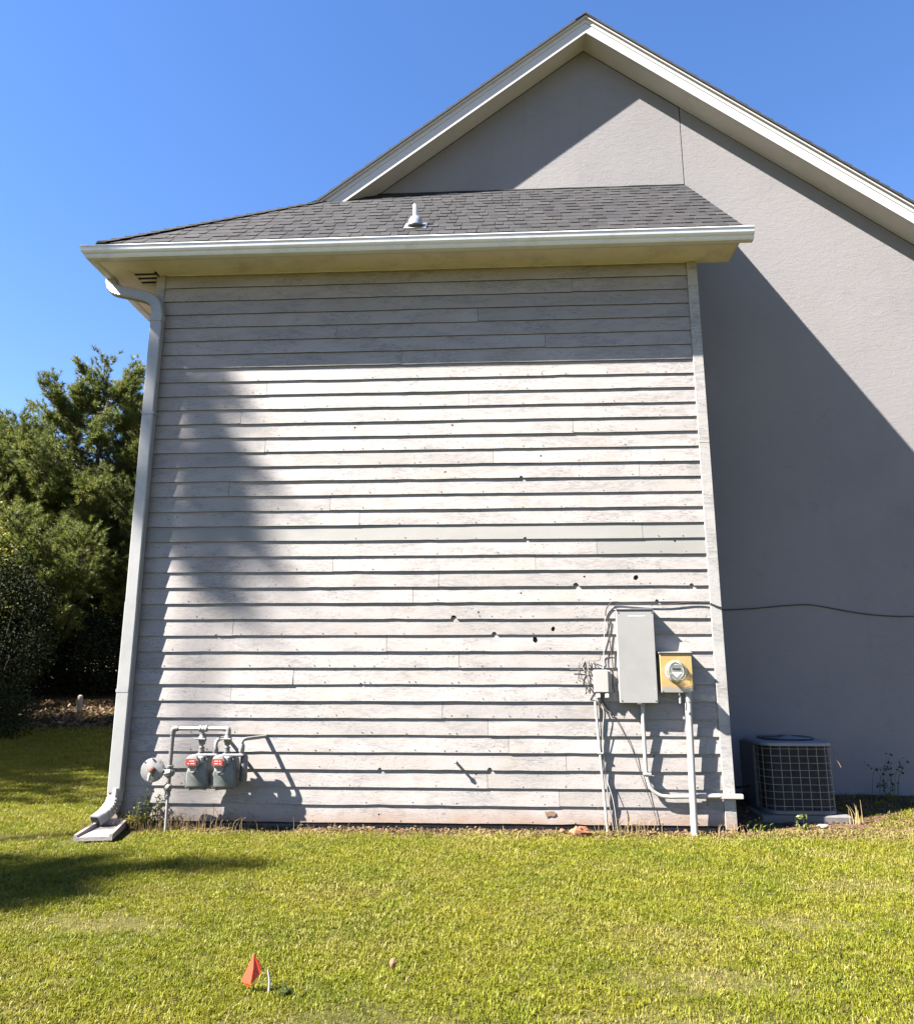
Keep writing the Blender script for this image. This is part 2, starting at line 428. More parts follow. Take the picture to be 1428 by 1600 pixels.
# ------------------------------------------------------------------ ground
def sstep(t): t = max(0.0, min(1.0, t)); return t*t*(3-2*t)
def gz(x, y):
    z = -0.06
    if y > 0.0: z += 0.115 * sstep(y/1.4) * sstep((x-5.2)/0.8)          # slight rise beside the air conditioner
    z += 1.35 * sstep((y-6)/20.0)
    z += 0.03 * mnoise.noise(Vector((x*0.35, y*0.35, 3.1))) * min(1, max(0.15, abs(y+0.1)))
    return z
def make_ground():
    xs = list(np.concatenate([np.linspace(-400, -45, 10), np.linspace(-40, 16, 113), np.linspace(20, 400, 12)]))
    ys = list(np.concatenate([np.linspace(-400, -25, 9), np.linspace(-20, 40, 151), np.linspace(45, 600, 12)]))
    v = [(x, y, gz(x, y)) for y in ys for x in xs]
    nx = len(xs)
    f = [(j*nx+i, j*nx+i+1, (j+1)*nx+i+1, (j+1)*nx+i) for j in range(len(ys)-1) for i in range(nx-1)]
    me = bpy.data.meshes.new('ground'); me.from_pydata(v, [], f); me.update()
    me.polygons.foreach_set('use_smooth', [True]*len(f))
    link('ground', me, M['ground'], kind='structure')
make_ground()

# ------------------------------------------------------------------ the house
E_ = 0.1554          # exposure of one siding course
NB = 36
W = 5.60; D = 1.483
ZE = 5.8046; S = 0.958; O = 0.356; XR = 6.083      # small roof: z = ZE + S (y + O)
SL = 0.764; XL = -0.585                             # main roof, left slope: z = ZE + SL (x - XL)
XG = 4.834; YR = 1.17; ZR = ZE + SL*(XG-XL); H = 0.265
XEND = 2*XG - XL; BACK = 12.5
ZS = NB*E_                                          # soffit level
house = empty('house', (0, 0, 0), 'grey house end with lap siding bump-out, stucco gable wall and dark shingle roofs', 'house')

rng = random.Random(5)
SEAMS = {8: [1.185], 7: [], 10: [0.93], 11: [4.36], 13: [3.55], 14: [5.0], 18: [5.0], 19: [4.55], 20: [1.95, 3.95], 12: [1.2],
         15: [0.85], 16: [1.9], 22: [2.75], 24: [0.98], 26: [3.2], 25: [2.5], 28: [1.0], 9: [3.3], 17: [2.2], 21: [3.0], 23: [4.7], 27: [1.6, 5.1], 4: [1.9], 5: [4.1], 3: [3.4], 6: [2.6], 1: [4.4]}
for k in range(29, NB): SEAMS.setdefault(k, [rng.uniform(0.8, 4.4)])
HOLES = [(2.128, 3.822, .010), (3.134, 3.832, .010), (4.028, 3.491, .010), (3.063, 3.337, .009), (5.309, 2.608, .010),
         (4.914, 2.253, .024), (3.804, 2.109, .009), (4.104, 1.763, .020), (3.931, 1.661, .025), (3.39, 1.925, .009),
         (4.42, 2.265, .010), (2.46, 0.07, .008), (3.36, 0.43, .008), (5.00, 0.60, .008), (0.33, 2.9, .007)]
NOTCH = [(3.825, 3.28, .017), (3.852, 2.672, .017), (4.334, 2.225, .028), (5.438, 2.206, .020), (5.10, 2.035, .018),
         (3.149, 1.88, .030), (3.539, 1.741, .024), (3.484, 0.487, .022), (2.459, 0.469, .018), (3.95, 2.34, .012), (0.82, 1.71, .012), (2.26, 1.24, .010)]

def board_mesh(k, xa, xb):
    """one weatherboard: bottom edge wavy, knot holes and notches cut through it"""
    zb0 = (NB-1-k)*E_; zt = min(zb0 + E_ + 0.014, ZS - 0.004)
    T = 0.012; yb, yt = -0.0262, -0.0095
    lift = rng.uniform(-0.0012, 0.002); da = rng.uniform(-0.003, 0.003); db = rng.uniform(-0.003, 0.003)
    if k == 23 and xa < 1.0: db -= 0.006
    seed = rng.uniform(0, 99); chips = [(rng.uniform(xa, xb), rng.uniform(.01, .06), rng.uniform(.002, .006)) for _ in range(int((xb-xa)*0.8))]
    def zb(x):
        t = (x-xa)/(xb-xa)
        z = zb0 + da*(1-t)**3 + db*t**3 + 0.0042*mnoise.noise(Vector((x*1.7, k*3.3, seed))) + 0.0020*mnoise.noise(Vector((x*11, k, seed)))
        for c, w, h in chips:
            if abs(x-c) < w: z += h*(1-abs(x-c)/w)
        return z
    cup = rng.uniform(0.0005, 0.003)
    def YX(x, z):
        w_ = lift - cup*abs(mnoise.noise(Vector((x*0.9, seed, 1.0)))*2) - 0.0012*mnoise.noise(Vector((x*5, seed, 2.0)))
        return yb + w_ + (yt-yb-w_)*max(0.0, min(1.0, (z-zb0)/(E_+0.014)))
    holes = [h for h in HOLES if zb0+0.008 < h[1]-h[2]*.8 and h[1]+h[2]*.8 < zb0+E_-0.002 and xa+.05 < h[0] < xb-.05]
    notches = [h for h in NOTCH if abs(h[1]-zb0) < E_*0.45 and xa+.05 < h[0] < xb-.05]
    cols = [xa, xb]; n = max(3, int((xb-xa)/0.11))
    cols += [xa+(xb-xa)*i/n for i in range(1, n)]
    for x, z, r in holes: cols = [c for c in cols if abs(c-x) > r*1.5+.004] + [x-r*1.5, x+r*1.5]
    for x, z, r in notches: cols = [c for c in cols if abs(c-x) > r+.004]
    bot = {}
    for x, z, r in notches:
        for i in range(7):
            a = PI*i/6; c = x - r*math.cos(a); c += 1e-5*i; cols.append(c)
            bot[c] = zb(c) + r*1.15*math.sin(a)*(0.9+0.2*rng.random())
    cols = sorted(cols)
    mb = MB()
    V = []; F = []; MI = []
    def vid(x, z, back=False):
        V.append((x, YX(x, z)+(T if back else 0), z)); return len(V)-1
    fb = [vid(c, bot.get(c, zb(c))) for c in cols]; ft = [vid(c, zt) for c in cols]
    bb = [vid(c, bot.get(c, zb(c)), True) for c in cols]; bt = [vid(c, zt, True) for c in cols]
    for i in range(len(cols)-1):
        h = next((h for h in holes if abs(cols[i]-(h[0]-h[2]*1.5)) < 1e-6), None)
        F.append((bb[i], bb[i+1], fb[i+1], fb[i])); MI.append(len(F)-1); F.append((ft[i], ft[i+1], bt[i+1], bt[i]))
        if h is None:
            F.append((fb[i], fb[i+1], ft[i+1], ft[i])); F.append((bb[i+1], bb[i], bt[i], bt[i+1])); continue
        x, z, r = h
        for back in (False, True):
            cor = [(bb if back else fb)[i], (bb if back else fb)[i+1], (bt if back else ft)[i+1], (bt if back else ft)[i]]
            ring = []
            for q in range(16):
                a = -3*PI/4 + 2*PI*q/16; rr = r*(1+0.12*math.sin(2*a+x*9)+0.10*math.sin(5*a+x*31)); ring.append(vid(x+rr*math.cos(a), z+rr*math.sin(a)*1.05, back))
            for sd in range(4):
                arc = [ring[(sd*4+q) % 16] for q in range(5)]
                face = [cor[sd], cor[(sd+1) % 4]] + arc[::-1]
                F.append(tuple(face if not back else face[::-1]))
            if not back: r0 = ring
        for q in range(16):
            F.append((r0[q], r0[(q+1) % 16], ring[(q+1) % 16], ring[q]))
    F.append((fb[0], ft[0], bt[0], bb[0])); F.append((bb[-1], bt[-1], ft[-1], fb[-1]))
    mb.add(V, F)
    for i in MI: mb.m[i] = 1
    return mb

for k in range(NB):
    xs = [0.0] + SEAMS.get(k, []) + [W]
    for i in range(len(xs)-1):
        a = xs[i] + (0.0018 if i else 0.0008); b = xs[i+1] - (0.0018 if i < len(xs)-2 else 0.0008)
        m = M['siding']
        if k == 18 or (k == 19 and i == 1): m = M['siding_patch']
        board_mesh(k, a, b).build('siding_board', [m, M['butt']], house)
# nail heads near the butts, some rusty
rn = random.Random(3)
for mat_, share in (('nail_paint', .5), ('nail_rust', .22)):
    mb = MB()
    for k in range(NB):
        x = 0.12 + rn.uniform(0, .3)
        while x < W-0.05:
            if rn.random() < share:
                mb.lathe([(0.0048, 0.0), (0.0042, 0.006), (0.002, 0.0072)], (x, -0.0235, (NB-1-k)*E_+0.022+rn.uniform(-.006, .006)), (0, -1, 0), 6)
            x += 0.406 + rn.uniform(-.03, .03)
    mb.build('nail_heads', M[mat_], house, kind='stuff')
MB().box(0, W, 0.0, 0.05, -0.02, ZS).build('sheathing', M['dark_wood'], house)
# sill and slab under the boards
MB().box(-0.08, W+0.08, 0.006, 0.3, -0.25, -0.02).build('foundation', M['pad'], house)
# left, right and rear walls of the body (seen only from the side)
def lap_side(x0, sgn, y0, y1, ztop, name, under=False):
    yb0 = y0
    mb = MB(); n = int(ztop/E_)+1
    for k in range(n):
        z = k*E_; z1 = min(z+E_+0.01, ztop)
        if z1 <= z: continue
        if under: y0 = max(yb0, (z1-ZE)/S - O + 0.09)
        if y0 > y1-0.02: continue
        mb.add([(x0+sgn*0.024, y0, z), (x0+sgn*0.024, y1, z), (x0+sgn*0.008, y1, z1), (x0+sgn*0.008, y0, z1),
                (x0, y0, z), (x0, y1, z), (x0, y1, z1), (x0, y0, z1)],
               [(0, 1, 2, 3), (4, 5, 1, 0), (3, 2, 6, 7), (4, 0, 3, 7), (5, 6, 2, 1)])
    return mb.build(name, M['siding'], house, kind='stuff')
lap_side(-0.07, -1, 0.03, BACK-0.5, ZS-0.01, 'side_cladding')
lap_side(W+0.07, 1, 0.03, D-0.005, 7.3, 'side_cladding', True)
MB().box(-0.07, -0.005, 0.05, BACK-0.5, -0.2, ZS-0.01).prism([(0.05, -0.2), (D-0.005, -0.2), (D-0.005, ZE+S*(D+O)-0.12), (0.05, ZE+S*(0.05+O)-0.12)], 0, W+0.005, W+0.069).build('side_wall', M['dark_wood'], house)
# corner boards
def cboard(x0, x1, zsplit=None):
    cuts = [-0.03] + ([zsplit] if zsplit else []) + [ZS-0.004]
    for i in range(len(cuts)-1):
        mb = MB(); z0 = cuts[i]+(0.0015 if i else 0); z1 = cuts[i+1]-0.0015
        mb.bbox(x0, x1, -0.034, 0.03, z0, z1, 0.003)
        mb.build('corner_board', M['trim'], house)
cboard(W+0.001, W+0.105, 3.60)
cboard(-0.098, -0.001, 2.9)

# --- stucco gable wall: two skins either side of the control joint
XJ = 6.072
def slope_z(x): return ZR - H - SL*abs(x-XG)
MB().prism([(0.0, ZS), (XJ-0.006, ZS), (XJ-0.006, slope_z(XJ)), (XG, slope_z(XG)), (0.0, slope_z(0.0))], 1, D, D+0.05).build('stucco_panel', M['stucco'], house)
MB().prism([(XJ+0.006, -0.12), (XEND-0.55, -0.12), (XEND-0.55, slope_z(XEND-0.55)), (XJ+0.006, slope_z(XJ))], 1, D, D+0.05).build('stucco_panel', M['stucco'], house)
MB().prism([(W-0.2, -0.12), (XJ+0.0055, -0.12), (XJ+0.0055, ZS-0.002), (W-0.2, ZS-0.002)], 1, D+0.001, D+0.05).build('stucco_panel', M['stucco'], house)
MB().prism([(0, 0), (XEND-0.56, 0), (XEND-0.56, slope_z(XEND-0.55)), (XG, slope_z(XG)-0.01), (0, slope_z(0)-0.01)], 1, D+0.05, D+0.15).build('wall_core', M['dark_wood'], house)
MB().box(XEND-0.6, XEND-0.55, D+0.051, BACK-0.5, -0.1, ZS).box(-0.0, XEND-0.6, BACK-0.55, BACK-0.5, -0.1, ZS).build('side_wall', M['stucco'], house)
# stucco base: dark foundation line
MB().box(W, XEND-0.56, D-0.012, D+0.0, -0.2, 0.035).build('foundation', M['pad'], house)

# --- roofs
roof = MB().add([(XL, -O-0.03, ZE-0.035), (XR-0.03, -O-0.03, ZE-0.035), (XR-0.03, D, ZE+S*(D+O)-0.02), (XL+1.254*(D+O), D, ZE+S*(D+O)-0.02)],
                [(0, 1, 2, 3)]).build('roof', M['dark_wood'], house)
tag(roof, 'low front roof of grey-brown architectural shingles')
nS = Vector((0, -S, 1)).normalized(); uS = Vector((0, 1, S)).normalized()
def plane_pt(x, d, h):   # d = distance up the slope from the eave edge, h = height above the deck
    p = Vector((x, -O-0.045, ZE-0.043)) + uS*d + nS*h
    return p
exp_ = 0.186; courses = 14
slen = (D + O + 0.045)/uS.y
tabs = []
for k in range(courses):
    d0 = k*exp_; d1 = min(d0+exp_+0.03, slen-0.004)
    if d1-d0 < 0.04: continue
    ym = -O-0.045 + uS.y*(d0+0.02)
    hipx = XL + 1.254*(ym+O) + 0.02
    x = hipx; thick = False
    while x < XR-0.001:
        w = rng.uniform(0.075, 0.18); x1 = min(x+w, XR)
        if XR-x1 < 0.06: x1 = XR
        tabs.append((k, x, x1, d0, d1, thick)); x = x1; thick = (not thick) if rng.random() < 0.85 else thick
tabs.sort(key=lambda t: (t[0], rng.random()))
def tab_shape(mb, t):
    k, x0, x1, d0, d1, thick = t
    T = 0.013 if thick else 0.007; dd = d0 - (0.006 if thick else -0.006) + rng.uniform(-.003, .003)
    x0 += 0.0005; x1 -= 0.0005
    q = 0.006 if thick else 0
    v = [plane_pt(x0+q, dd, 0.002), plane_pt(x1-q, dd, 0.002), plane_pt(x1-q, dd, T), plane_pt(x0+q, dd, T),
         plane_pt(x0, d1, 0.0), plane_pt(x1, d1, 0.0), plane_pt(x1, d1, 0.0035), plane_pt(x0, d1, 0.0035)]
    mb.add(v, [(0, 1, 2, 3), (3, 2, 6, 7), (0, 3, 7, 4), (1, 5, 6, 2), (0, 4, 5, 1), (4, 7, 6, 5)])
def add_tone(o, ts):
    at = o.data.attributes.new('tone', 'FLOAT', 'FACE')
    vals = []
    for t in ts:
        v = rng.random()*(0.45 if not t[5] else 1.0)
        vals += [v]*6
    at.data.foreach_set('value', vals)
for t in tabs[:300]:
    mb = MB(); tab_shape(mb, t); add_tone(mb.build('shingle', M['shingle'], roof), [t])
groups = [MB() for _ in range(1)]
for t in tabs[300:]: tab_shape(groups[0], t)
for g in groups: add_tone(g.build('upper_shingles', M['shingle'], roof, kind='stuff'), tabs[300:])
# hip caps
hp0 = Vector((XL, -O-0.045, ZE-0.02)); hp1 = Vector((XL+1.254*(YR+O), YR, ZE+S*(YR+O)+0.012))
hd = (hp1-hp0); hl = hd.length; hd.normalize(); nh = int(hl/0.15)
for i in range(nh):
    a = hp0 + hd*(i*hl/nh - 0.01); b = hp0 + hd*((i+1)*hl/nh + 0.02)
    sd = Vector((0.10, -0.0, 0)); r1 = Vector((0.11, -0.02, -0.012)); l1 = Vector((-0.09, 0.07, -0.05)); up = Vector((0, 0, 0.014))
    MB().add([a+l1+up*.9, a+up*1.5, a+r1+up*.9, b+l1+up*.2, b+up*.6, b+r1+up*.2, a+l1, a, a+r1],
             [(0, 1, 4, 3), (1, 2, 5, 4), (6, 7, 1, 0), (7, 8, 2, 1), (8, 5, 2), (6, 0, 3)]).build('hip_shingle', M['shingle'], roof)

# main roof: left and right slopes as stepped courses
mroof = MB()
def zl(x): return ZE + SL*(x-XL)
def yfront(x):
    return max((x-XL)/1.254 - O, -O-0.02) if zl(x) < ZE+S*(YR+O)-0.0 else YR-0.050
cs = 0.15
x = XL
def strip(x0, x1, y0, y1, side):
    def XX(x): return x if side < 0 else 2*XG-x
    th0, th1 = 0.034, 0.016
    vs = [(XX(x0), y0, zl(x0)-0.02), (XX(x0), y0, zl(x0)+th0-0.01), (XX(x1), y1, zl(x1)+th1-0.01), (XX(x1), y1, zl(x1)-0.02),
          (XX(x0), BACK, zl(x0)-0.02), (XX(x0), BACK, zl(x0)+th0-0.01), (XX(x1), BACK, zl(x1)+th1-0.01), (XX(x1), BACK, zl(x1)-0.02)]
    mroof.add(vs, [(0, 1, 2, 3), (7, 6, 5, 4), (0, 4, 5, 1), (1, 5, 6, 2), (0, 3, 7, 4), (3, 2, 6, 7)])
while x < XG-0.001:
    x1 = min(x+cs, XG)
    if zl(x) < ZE+S*(YR+O) and zl(x1) > ZE+S*(YR+O): x1 = XL+1.254*(YR+O)
    strip(x, x1, yfront(x+1e-4), yfront(x1-1e-4) if yfront(x1-1e-4) > YR-1 or True else 0, -1)
    strip(x, x1, YR-0.050, YR-0.050, 1)
    x = x1
mroof.prism([(XG-0.14, ZR-SL*0.14+0.002), (XG, ZR+0.012), (XG+0.14, ZR-SL*0.14+0.002), (XG, ZR-0.01)], 1, YR-0.055, BACK)
mr = mroof.build('main_roof', M['shingle_edge'], house)
tag(mr, 'steep dark shingle roof seen edge-on along the gable')
mr.data.materials[0] = M['shingle_edge']

# rake boards: wide board, upper trim, drip edge; and the sloping soffit behind them
def rake(side):
    def X(x): return x if side < 0 else 2*XG - x
    xs0 = XL + 1.254*(YR+O) if side < 0 else XL
    def band(t0, t1, y0, y1, name, mat, xa=None):
        xa = xs0 if xa is None else xa
        a = [(X(xa), zl(xa)-t0), (X(XG), ZR-t0), (X(XG), ZR-t1), (X(xa), zl(xa)-t1)]
        a = a if side < 0 else a
        MB().prism(a, 1, y0, y1).build(name, mat, house)
    cutx = xs0 + (0.0 if side < 0 else 0)
    band(0.114, H, YR, YR+0.022, 'rake_board', M['fascia'], cutx+(0.04 if side < 0 else 0))
    band(0.020, 0.1138, YR-0.008, YR+0.02, 'rake_trim', M['fascia'])
    band(0.010, 0.050, YR-0.034, YR-0.0085, 'drip_edge', M['fascia'])
    # soffit under the rake
    a = [(X(xs0), zl(xs0)-H+0.012), (X(XG), ZR-H+0.012), (X(XG), ZR-H+0.022), (X(xs0), zl(xs0)-H+0.022)]
    MB().prism(a, 1, YR+0.0225, D-0.001).build('rake_soffit', M['rake_soffit'], house)
rake(-1); rake(1)
# shed roof rake board at the right end, and its return box under the eave
def ru(y, t): return ZE + S*(y+O) - t
MB().prism([(-O, ru(-O, .03)), (D-0.001, ru(D, .03)), (D-0.001, ru(D, .17)), (-O, ru(-O, .17))], 0, XR-0.055, XR-0.03).build('rake_board', M['fascia'], house)
MB().prism([(-O+0.005, ZS+0.003), (0.012, ZS+0.003), (0.012, ru(0.012, .04)), (-O+0.005, ru(-O+0.005, .04))], 0, XR-0.05, XR-0.028).build('eave_return', M['fascia'], house)
MB().box(W+0.106, XR-0.051, 0.0, 0.012, ZS+0.003, ru(0, .06)).build('eave_return', M['fascia'], house)
# soffits
MB().box(-0.07, XR-0.051, -O, -0.002, ZS, ZS+0.012).build('soffit', M['soffit'], house)
def lsof(x0, x1, y0, y1): return MB().box(x0, x1, y0, y1, ZS, ZS+0.012)
lsof(XL, -0.34, -O, BACK-0.4).build('soffit', M['soffit'], house)
mbs = MB().box(-0.338, -0.072, -O, -0.12, ZS, ZS+0.012).box(-0.338, -0.101, 0.16, BACK-0.4, ZS, ZS+0.012)
mbs.build('soffit', M['soffit'], house)
sv = MB().box(-0.338, -0.101, -0.118, 0.158, ZS+0.03, ZS+0.04).build('soffit_vent', M['black'], house)
for i in range(4):
    y = -0.115 + i*0.085
    MB().box(-0.337, -0.102, y, y+0.026, ZS, ZS+0.012).build('slat', M['soffit'], sv)
for xv in (1.55, 3.15, 4.95):                 # painted-over vents under the front eave
    v = MB().bbox(xv-0.16, xv+0.16, -0.235, -0.12, ZS-0.004, ZS-0.0005, 0.0015)
    v = v.build('soffit_vent', M['soffit'], house)
    for i in range(5):
        MB().box(xv-0.13+i*0.055, xv-0.10+i*0.055, -0.225, -0.13, ZS-0.0075, ZS-0.0041).build('slat', M['soffit'], v)
# caulk bead, uneven, where siding meets soffit
cb = MB(); pts = [(x_, -0.03+0.003*mnoise.noise(Vector((x_*9, 1, 0))), ZS-0.004+0.004*mnoise.noise(Vector((x_*7, 5, 0)))) for x_ in np.linspace(0.02, W, 110)]
cb.tube(pts, 0.007, 6, rads=[0.005+0.005*abs(mnoise.noise(Vector((p[0]*5, 8, 2)))) for p in pts]); cb.build('caulk_bead', M['soffit'], house)
# fascia
MB().box(XL+0.0, XR-0.056, -O-0.022, -O-0.0005, ZS-0.012, ZE-0.05).build('fascia', M['fascia'], house)
MB().box(XL-0.022, XL-0.0005, -O-0.022, BACK-0.4, ZS-0.012, ZE-0.05).build('fascia', M['fascia'], house)

# --- gutter, K profile (outward distance from the fascia, z)
prof = [(0.118, 5.702), (0.118, 5.690), (0.110, 5.687), (0.109, 5.668), (0.104, 5.646), (0.094, 5.628), (0.078, 5.617), (0.078, 5.606), (0.070, 5.590), (0.062, 5.580),
        (0.002, 5.580), (0.002, 5.700), (0.006, 5.700), (0.006, 5.585), (0.058, 5.585), (0.072, 5.612), (0.088, 5.634), (0.100, 5.660), (0.105, 5.698)]
FY = -O-0.022; FX = XL-0.022
gut = MB(); n = len(prof)
xr_ = 6.163
vs = [(xr_, FY-d, z) for d, z in prof] + [(FX-d, FY-d, z) for d, z in prof]
fs = [(i, i+n, (i+1) % n+n, (i+1) % n) for i in range(n)]
gut.add(vs, fs, 0, False)
outer = prof[:12]
gut.add([(xr_+0.001, FY-d, z) for d, z in outer], [tuple(range(12))])
gut.add([(xr_-0.003, FY-d, z) for d, z in outer], [tuple(reversed(range(12)))])
g_o = gut.build('gutter', M['gutter'], house)
gl = MB()
vs = [(FX-d, FY-d, z) for d, z in prof] + [(FX-d, BACK-0.4, z) for d, z in prof]
gl.add(vs, fs, 0, False); gl.build('gutter', M['gutter'], house)

# --- downspout with its elbows
def rect_sweep(mb, pts, w, d, up=(0, 1, 0), ridges=None):
    """rectangular tube; w across the path in the plane normal to 'up', d along 'up'"""
    U = Vector(up); vs = []; pts = [Vector(p) for p in pts]; m = len(pts)
    for i, p in enumerate(pts):
        t = (pts[min(i+1, m-1)]-pts[max(i-1, 0)]).normalized(); s = t.cross(U).normalized(); u = s.cross(t).normalized()
        k = 1.0 if not ridges else (1.0 + (0.12 if i % 2 else -0.06) * (ridges[0] <= i <= ridges[1]))
        c = 0.010
        for a, b in ((-w/2+c, -d/2), (w/2-c, -d/2), (w/2, -d/2+c), (w/2, d/2-c), (w/2-c, d/2), (-w/2+c, d/2), (-w/2, d/2-c), (-w/2, -d/2+c)):
            vs.append(p + s*a*k + u*b)
    fs = []
    for i in range(m-1):
        for q in range(8): fs.append((i*8+q, i*8+(q+1) % 8, (i+1)*8+(q+1) % 8, (i+1)*8+q))
    fs += [tuple(reversed(range(8))), tuple((m-1)*8+q for q in range(8))]
    mb.add(vs, fs); return mb
YD = -0.088; XD = -0.012
ds = rect_sweep(MB(), [(XD-0.008, YD, 5.06), (XD-0.008, YD, 3.6), (XD, YD, 1.99)], 0.122, 0.088).build('downspout', M['downspout'], house)
rect_sweep(MB(), [(XD, YD, 2.035), (XD-0.002, YD, 0.26)], 0.128, 0.094).build('lower_pipe', M['downspout'], ds)
rect_sweep(MB(), [(XD-0.008, YD, 5.10), (XD-0.008, YD, 5.015)], 0.132, 0.097).build('collar', M['downspout'], ds)
el = [(-0.625, 0.02, 5.585), (-0.625, 0.02, 5.55)]
arc = curve_pts([(-0.625, 0.02, 5.55), (-0.600, 0.01, 5.49), (-0.535, -0.012, 5.435), (-0.44, -0.04, 5.40)], 6)
rect_sweep(MB(), el[:1]+arc, 0.112, 0.085, (0, 1, 0), (1, 17)).build('elbow', M['downspout'], ds)
arc2 = curve_pts([(-0.46, -0.035, 5.405), (-0.27, -0.07, 5.345), (-0.12, YD, 5.285), (-0.045, YD, 5.215), (XD-0.010, YD, 5.12), (XD-0.008, YD, 5.04)], 5)
rect_sweep(MB(), arc2, 0.116, 0.086).build('elbow', M['downspout'], ds)
arc3 = curve_pts([(XD-0.002, YD, 0.30), (XD-0.006, YD-0.004, 0.20), (XD-0.022, YD-0.03, 0.13), (XD-0.05, YD-0.09, 0.075), (XD-0.085, YD-0.17, 0.035)], 5)
rect_sweep(MB(), arc3, 0.126, 0.090, (0.35, 0.8, 0.3), (4, 14)).build('elbow', M['downspout'], ds)
e_ = Vector(arc3[-1]); t_ = (Vector(arc3[-1])-Vector(arc3[-2])).normalized()
rect_sweep(MB(), [e_+t_*0.0008, e_+t_*0.003], 0.104, 0.070, (0.35, 0.8, 0.3)).build('outlet', M['black'], ds)
for z in (4.0, 1.2):
    rect_sweep(MB(), [(XD-0.005, YD, z), (XD-0.005, YD, z-0.03)], 0.134, 0.099).build('strap', M['downspout'], ds)

# --- vent pipe on the low roof
vp = MB().lathe([(0.026, 0), (0.026, 0.24), (0.020, 0.24), (0.020, 0.18)], (2.735, -0.12, 6.06), (0, 0, 1), 16).build('vent_pipe', M['white'], roof)
c0 = Vector((2.742, -0.14, 6.035))
MB().lathe([(0.088, 0.0), (0.082, 0.03), (0.066, 0.075), (0.045, 0.098), (0.03, 0.10)], c0-nS*0.0, (0, -0.15, 1), 20).build('boot', M['galv'], roof)
mbf = MB(); cc = c0 + uS*0.02 - nS*0.022
p_ = lambda a, b, h: Vector((cc.x+a, cc.y, cc.z)) + uS*b + nS*h
mbf.add([p_(-.12, -.11, .022), p_(.12, -.11, .022), p_(.12, .14, .022), p_(-.12, .14, .022), p_(-.12, -.11, .015), p_(.12, -.11, .015)],
        [(0, 1, 2, 3), (4, 5, 1, 0)]).build('flashing', M['galv'], roof)
# step flashing line where the low roof meets the stucco
pts = [(x_, D-0.012, ZE+S*(D+O)+0.0+0.006*mnoise.noise(Vector((x_*3, 0, 7)))) for x_ in np.linspace(XL+1.254*(D+O)+0.05, XR-0.02, 60)]
MB().tube(pts, 0.012, 6).build('flashing', M['shingle_edge'], roof)

# ------------------------------------------------------------------ electrical equipment on the wall
YB = -0.026
panel = empty('breaker_cabinet', (4.87, YB, 1.52), 'tall grey metal electrical panel mounted on the siding left of the yellow meter box', 'electrical panel')
def P3(root): return tuple(root.location)
def mb_for(root): return MB(P3(root))
mb_for(panel).bbox(4.700, 5.035, -0.118, YB, 1.085, 1.935, 0.006).build('enclosure', M['panel'], panel)
mb_for(panel).bbox(4.692, 5.040, -0.130, -0.119, 1.078, 1.930, 0.004).build('door', M['panel'], panel)
mb_for(panel).prism([(-0.136, 1.932), (YB, 1.945), (YB, 1.952), (-0.140, 1.940)], 0, 4.688, 5.044).build('rain_lip', M['panel'], panel)
mb_for(panel).bbox(4.85, 4.89, -0.136, -0.125, 1.066, 1.079, 0.003).build('latch', M['steel'], panel)
for z in (1.22, 1.80): mb_for(panel).tube([(4.689, -0.122, z-0.035), (4.689, -0.122, z+0.035)], 0.005, 6).build('hinge', M['panel'], panel)
# faint embossed strip near the top of the door
mb_for(panel).bbox(4.80, 4.96, -0.1315, -0.1302, 1.872, 1.878, 0.0004).build('nameplate', M['gutter'], panel)

meter = empty('power_meter', (5.235, YB, 1.36), 'square electric meter box with faded yellow cover and round glass meter', 'electric meter')
mb_for(meter).bbox(5.080, 5.362, -0.118, YB, 1.178, 1.535, 0.005).build('enclosure', M['panel'], meter)
mb_for(meter).bbox(5.074, 5.368, -0.132, -0.119, 1.172, 1.528, 0.004).build('cover', M['yellow'], meter)
mb_for(meter).prism([(-0.142, 1.528), (YB, 1.540), (YB, 1.548), (-0.146, 1.538)], 0, 5.066, 5.376).build('rain_lip', M['nid'], meter)
MC = (5.215, -0.132, 1.365)
mb_for(meter).lathe([(0.098, 0), (0.098, 0.012), (0.090, 0.018), (0.080, 0.018)], MC, (0, -1, 0), 40).build('ring', M['galv'], meter)
mb_for(meter).lathe([(0.079, 0.0), (0.079, 0.018), (0.068, 0.020), (0.060, 0.045), (0.01, 0.046)], MC, (0, -1, 0), 32).build('dial', M['dialface'], meter)
dd = mb_for(meter).bbox(5.175, 5.245, -0.1835, -0.179, 1.375, 1.392, 0.001).build('display', M['black'], meter)
mb_for(meter).prism([(5.18, 1.345), (5.235, 1.345), (5.2075, 1.315)], 1, -0.182, -0.179).build('nameplate', M['white'], meter)
mb_for(meter).prism([(5.165, 1.347), (5.17, 1.358), (5.25, 1.358), (5.255, 1.347)], 1, -0.1815, -0.179).build('nameplate', M['gutter'], meter)
mb_for(meter).lathe([(0.086, 0.012), (0.088, 0.05), (0.084, 0.085), (0.072, 0.105), (0.045, 0.115), (0.0, 0.118)], MC, (0, -1, 0), 40).build('glass_dome', M['glass'], meter)
mb_for(meter).tube(curve_pts([(5.24, -0.128, 1.17), (5.236, -0.13, 1.15), (5.246, -0.13, 1.135), (5.24, -0.13, 1.115), (5.235, -0.13, 1.10)], 4), 0.007, 6).build('seal', M['steel'], meter)
mb_for(meter).bbox(5.230, 5.246, -0.138, -0.124, 1.075, 1.125, 0.003).build('seal', M['galv'], meter)

